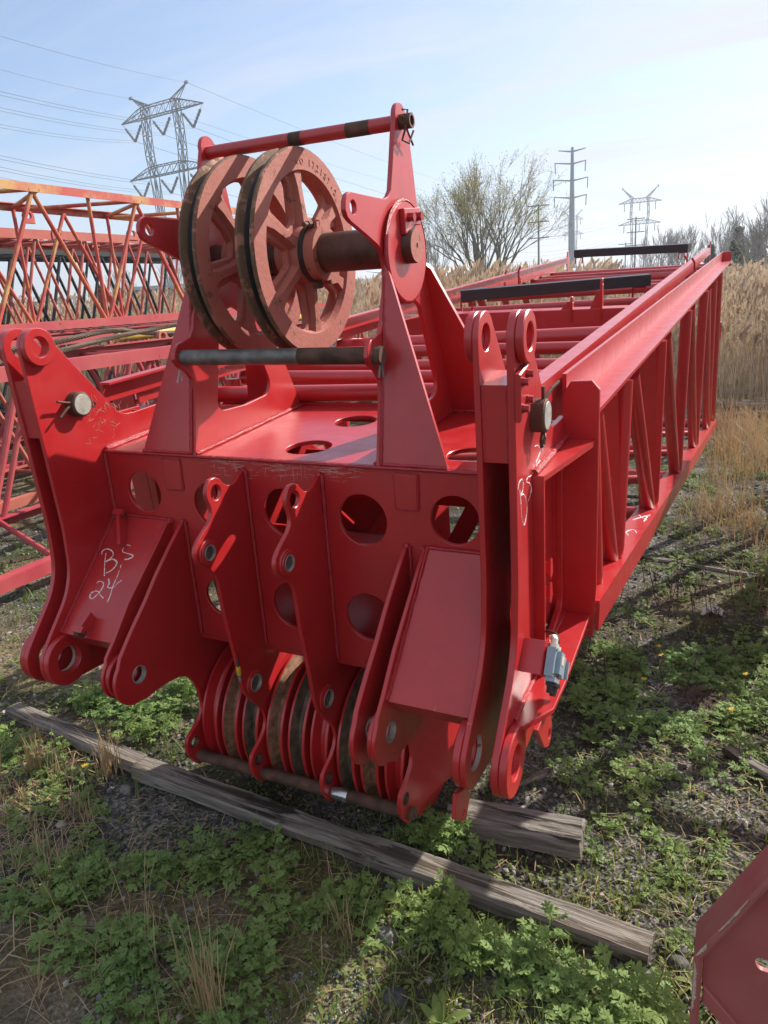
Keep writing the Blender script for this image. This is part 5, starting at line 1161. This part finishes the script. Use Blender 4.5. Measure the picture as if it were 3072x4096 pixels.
for i, (az, D_, w, h, mt, lb) in enumerate(((-15.4, 64, 2.2, 2.9, 'bud', 'pale green budding bush right of the willow trunk'), (-13.6, 70, 2.6, 3.2, 'bud', 'yellow green bush at the right foot of the willow'), (-37.2, 62, 1.9, 2.3, 'grassy', 'round bright green bush before the grey building'), (-46.0, 60, 2.2, 2.0, 'grassy', 'low green bush left of the grey building'), (-32.0, 80, 3.2, 4.6, 'shrub', 'grey green bush behind the shed roof'), (.7, 58, 3.4, 5.2, 'shrub', 'dense grey bush filling the right edge'), (-.6, 70, 3., 3.6, 'shrub', 'grey bush between the evergreens'))):
    mb = MB(); rnd = random.Random(95+i); bush(mb, V(0, 0, 0), w, h, 1500, rnd); M.setdefault('grassy', M['grass'])
    root = tag(empty('bush', at(az, D_, z=0)), lb, 'bush', 'bushes'); mb.build('foliage', M[mt], root, smooth=False); MB().path([V(0, 0, 0), V(.1, 0, h*.6)], .06, 5).build('stem', M['bark'], root)
# ---------------------------------------------------------------- buildings
M['wroof'] = plain('white_metal_roof', (.68, .70, .73), .5, 0, .06, .5); M['bwall'] = plain('blue_grey_cladding', (.20, .25, .28), .7, 0, .1, 1); M['gwall'] = plain('grey_brown_wall', (.115, .11, .115), .8, 0, .12, 1); M['fasc'] = plain('pale_grey_fascia', (.42, .43, .44), .6, 0, .08, 1); M['pane'] = plain('dark_window_glass', (.03, .035, .04), .15, 0, .1, 1)
def shed(name, a, c, dep, h, rise, wm, rm, lb, wins=0, cat='building'):
    a = V(*a); c = V(*c); d = (c-a).normalized(); n = V(-d.y, d.x, 0)*dep; root = tag(empty(name, a), lb, cat); c = c-a; Z_ = V(0, 0, 1)
    w = MB().hexa([V(0, 0, 0), c, c+n, n, Z_*h, c+Z_*h, c+n+Z_*h, n+Z_*h]).build('wall', wm, root, smooth=False)
    e = d*.5; f = n.normalized()*.5
    MB().add([-e-f+Z_*h, c+e-f+Z_*h, c+e+n*.5+Z_*(h+rise), -e+n*.5+Z_*(h+rise), c+e+n+f+Z_*h, -e+n+f+Z_*h, -e-f+Z_*(h-.35), c+e-f+Z_*(h-.35), c+e+n+f+Z_*(h-.35), -e+n+f+Z_*(h-.35)], [(0, 1, 2, 3), (3, 2, 4, 5), (6, 7, 1, 0), (8, 9, 5, 4), (7, 8, 4, 2, 1), (9, 6, 0, 3, 5), (6, 9, 8, 7)]).build('roof', rm, root, smooth=False)
    Ln = c.length
    for k in range(wins):
        p = d*(Ln*(k+.5)/wins)-n.normalized()*.03; MB().hexa([p-d*1.1+Z_*h*.35, p+d*1.1+Z_*h*.35, p+d*1.1+n.normalized()*.06+Z_*h*.35, p-d*1.1+n.normalized()*.06+Z_*h*.35, p-d*1.1+Z_*h*.7, p+d*1.1+Z_*h*.7, p+d*1.1+n.normalized()*.06+Z_*h*.7, p-d*1.1+n.normalized()*.06+Z_*h*.7]).build('window', M['pane'], root)
shed('warehouse', at(-21.6, 85, z=0), at(-10.8, 108, z=0), 22, 3.6, 1.3, M['bwall'], M['wroof'], 'long white roofed building behind the reeds and the willow', 7)
shed('shed', at(-27.6, 62, z=0), at(-24.6, 66, z=0), 9, 3.3, .9, M['bwall'], M['fasc'], 'small blue grey shed with a pale roof, seen past the big sheaves', 2)
shed('flat_building', at(-44.5, 88, z=0), at(-29.0, 84, z=0), 18, 4.6, .15, M['gwall'], M['fasc'], 'long low dark grey building with a pale flat roof edge at left', 8)
shed('flat_building', at(-58, 70, z=0), at(-49.3, 74, z=0), 14, 3.4, .1, M['gwall'], M['gwall'], 'low brown grey building at the far left edge', 4)
# a strip of far meadow haze: closed box of thin air
hb = MB().box(-900, 900, -40, 1100, -3, 75).build('haze', [], smooth=False)
m = bpy.data.materials.new('thin_air'); m.use_nodes = True; nt = m.node_tree; nt.nodes.clear(); out = nt.nodes.new('ShaderNodeOutputMaterial'); pv = nt.nodes.new('ShaderNodeVolumePrincipled')
pv.inputs['Density'].default_value = .0010; pv.inputs['Color'].default_value = (.85, .90, 1, 1); pv.inputs['Anisotropy'].default_value = .2; nt.links.new(pv.outputs[0], out.inputs['Volume'])
hb.data.materials.append(m); tag(hb, kind='stuff')
# ------------------------------------------------------------------ sky, sun, camera
SUN = V(.4335, .6834, .5875).normalized(); EL = math.asin(SUN.z); AZ = math.atan2(SUN.x, SUN.y)
w = bpy.data.worlds.new('World'); SC.world = w; w.use_nodes = True; nt = w.node_tree; nt.nodes.clear()
out = nt.nodes.new('ShaderNodeOutputWorld'); bg = nt.nodes.new('ShaderNodeBackground'); L(nt, bg.outputs[0], out.inputs[0])
sky = nt.nodes.new('ShaderNodeTexSky'); sky.sky_type = 'NISHITA'; sky.sun_disc = False; sky.sun_elevation = EL; sky.sun_rotation = AZ; sky.dust_density = 1.2; sky.air_density = 1.0; sky.ozone_density = 3.5; sky.altitude = 200
tc = nt.nodes.new('ShaderNodeTexCoord'); sp = nt.nodes.new('ShaderNodeSeparateXYZ'); L(nt, tc.outputs['Generated'], sp.inputs[0])
dz = nt.nodes.new('ShaderNodeMath'); dz.operation = 'ADD'; dz.inputs[1].default_value = .12; L(nt, sp.outputs[2], dz.inputs[0])
dv = nt.nodes.new('ShaderNodeVectorMath'); dv.operation = 'DIVIDE'; cb_ = nt.nodes.new('ShaderNodeCombineXYZ')
for i in range(3): L(nt, dz.outputs[0], cb_.inputs[i])
L(nt, tc.outputs['Generated'], dv.inputs[0]); L(nt, cb_.outputs[0], dv.inputs[1])
mp = nt.nodes.new('ShaderNodeMapping'); L(nt, dv.outputs[0], mp.inputs[0]); mp.inputs['Scale'].default_value = (.55, 2.0, 0); mp.inputs['Rotation'].default_value = (0, 0, R(25))
c1 = ramp(nt, noise(nt, 1.3, 9, .58, mp.outputs[0], .6), [(.41, 0.), (.62, 1.)])
c2 = ramp(nt, noise(nt, .5, 3, .5, mp.outputs[0]), [(.3, .15), (.7, 1.)])
cm_ = nt.nodes.new('ShaderNodeMath'); cm_.operation = 'MULTIPLY'; L(nt, c1, cm_.inputs[0]); L(nt, c2, cm_.inputs[1])
# thin cirrus scatters the sun: it is brighter on the sun's side
dt = nt.nodes.new('ShaderNodeVectorMath'); dt.operation = 'DOT_PRODUCT'; dt.inputs[1].default_value = SUN; L(nt, tc.outputs['Generated'], dt.inputs[0])
glow = ramp(nt, dt.outputs['Value'], [(.25, 0.), (.62, .35), (.95, 1.)])
cc = mix(nt, glow, (3.95, 4.25, 4.75), (4.25, 4.4, 4.62))
fa = nt.nodes.new('ShaderNodeMath'); fa.operation = 'MULTIPLY_ADD'; fa.inputs[1].default_value = .85; L(nt, cm_.outputs[0], fa.inputs[0])
gl2 = nt.nodes.new('ShaderNodeMath'); gl2.operation = 'MULTIPLY'; gl2.inputs[1].default_value = .46; L(nt, glow, gl2.inputs[0]); L(nt, gl2.outputs[0], fa.inputs[2])
# unseen bright cloud added behind the camera to lift fill in the shade
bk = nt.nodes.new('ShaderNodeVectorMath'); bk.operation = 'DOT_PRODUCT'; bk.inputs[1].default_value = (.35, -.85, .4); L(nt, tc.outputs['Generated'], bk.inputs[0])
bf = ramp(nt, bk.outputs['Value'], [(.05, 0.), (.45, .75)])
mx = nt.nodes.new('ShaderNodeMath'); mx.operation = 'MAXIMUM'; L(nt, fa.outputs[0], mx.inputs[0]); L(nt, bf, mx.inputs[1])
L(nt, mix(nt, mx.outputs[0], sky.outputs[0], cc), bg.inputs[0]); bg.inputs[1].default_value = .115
sl = bpy.data.lights.new('sun', 'SUN'); sl.energy = 5.0; sl.angle = R(.53); sl.color = (1, .95, .87); so = bpy.data.objects.new('sun', sl); COL.objects.link(so); so.rotation_euler = SUN.to_track_quat('Z', 'Y').to_euler()
cd = bpy.data.cameras.new('camera'); co = bpy.data.objects.new('camera', cd); COL.objects.link(co); SC.camera = co
cd.sensor_fit = 'VERTICAL'; cd.sensor_height = 36; cd.lens = 36*2922.54/4096; cd.clip_end = 6000; cd.clip_start = .02
r_, d_, f_ = V(.90009698, .43079378, -.06513172), V(.06527188, -.28113482, -.95744598), V(-.43077257, .85754296, -.28116732)
mm = Matrix(((r_.x, -d_.x, -f_.x, CAM.x), (r_.y, -d_.y, -f_.y, CAM.y), (r_.z, -d_.z, -f_.z, CAM.z), (0, 0, 0, 1))); co.matrix_world = mm
SC.render.resolution_x = 768; SC.render.resolution_y = 1024
SC.view_settings.view_transform = 'Standard'; SC.view_settings.look = 'None'; SC.view_settings.exposure = .74; SC.view_settings.gamma = 1
SC.cycles.caustics_reflective = False; SC.cycles.caustics_refractive = False; SC.cycles.max_bounces = 8; SC.cycles.volume_bounces = 0
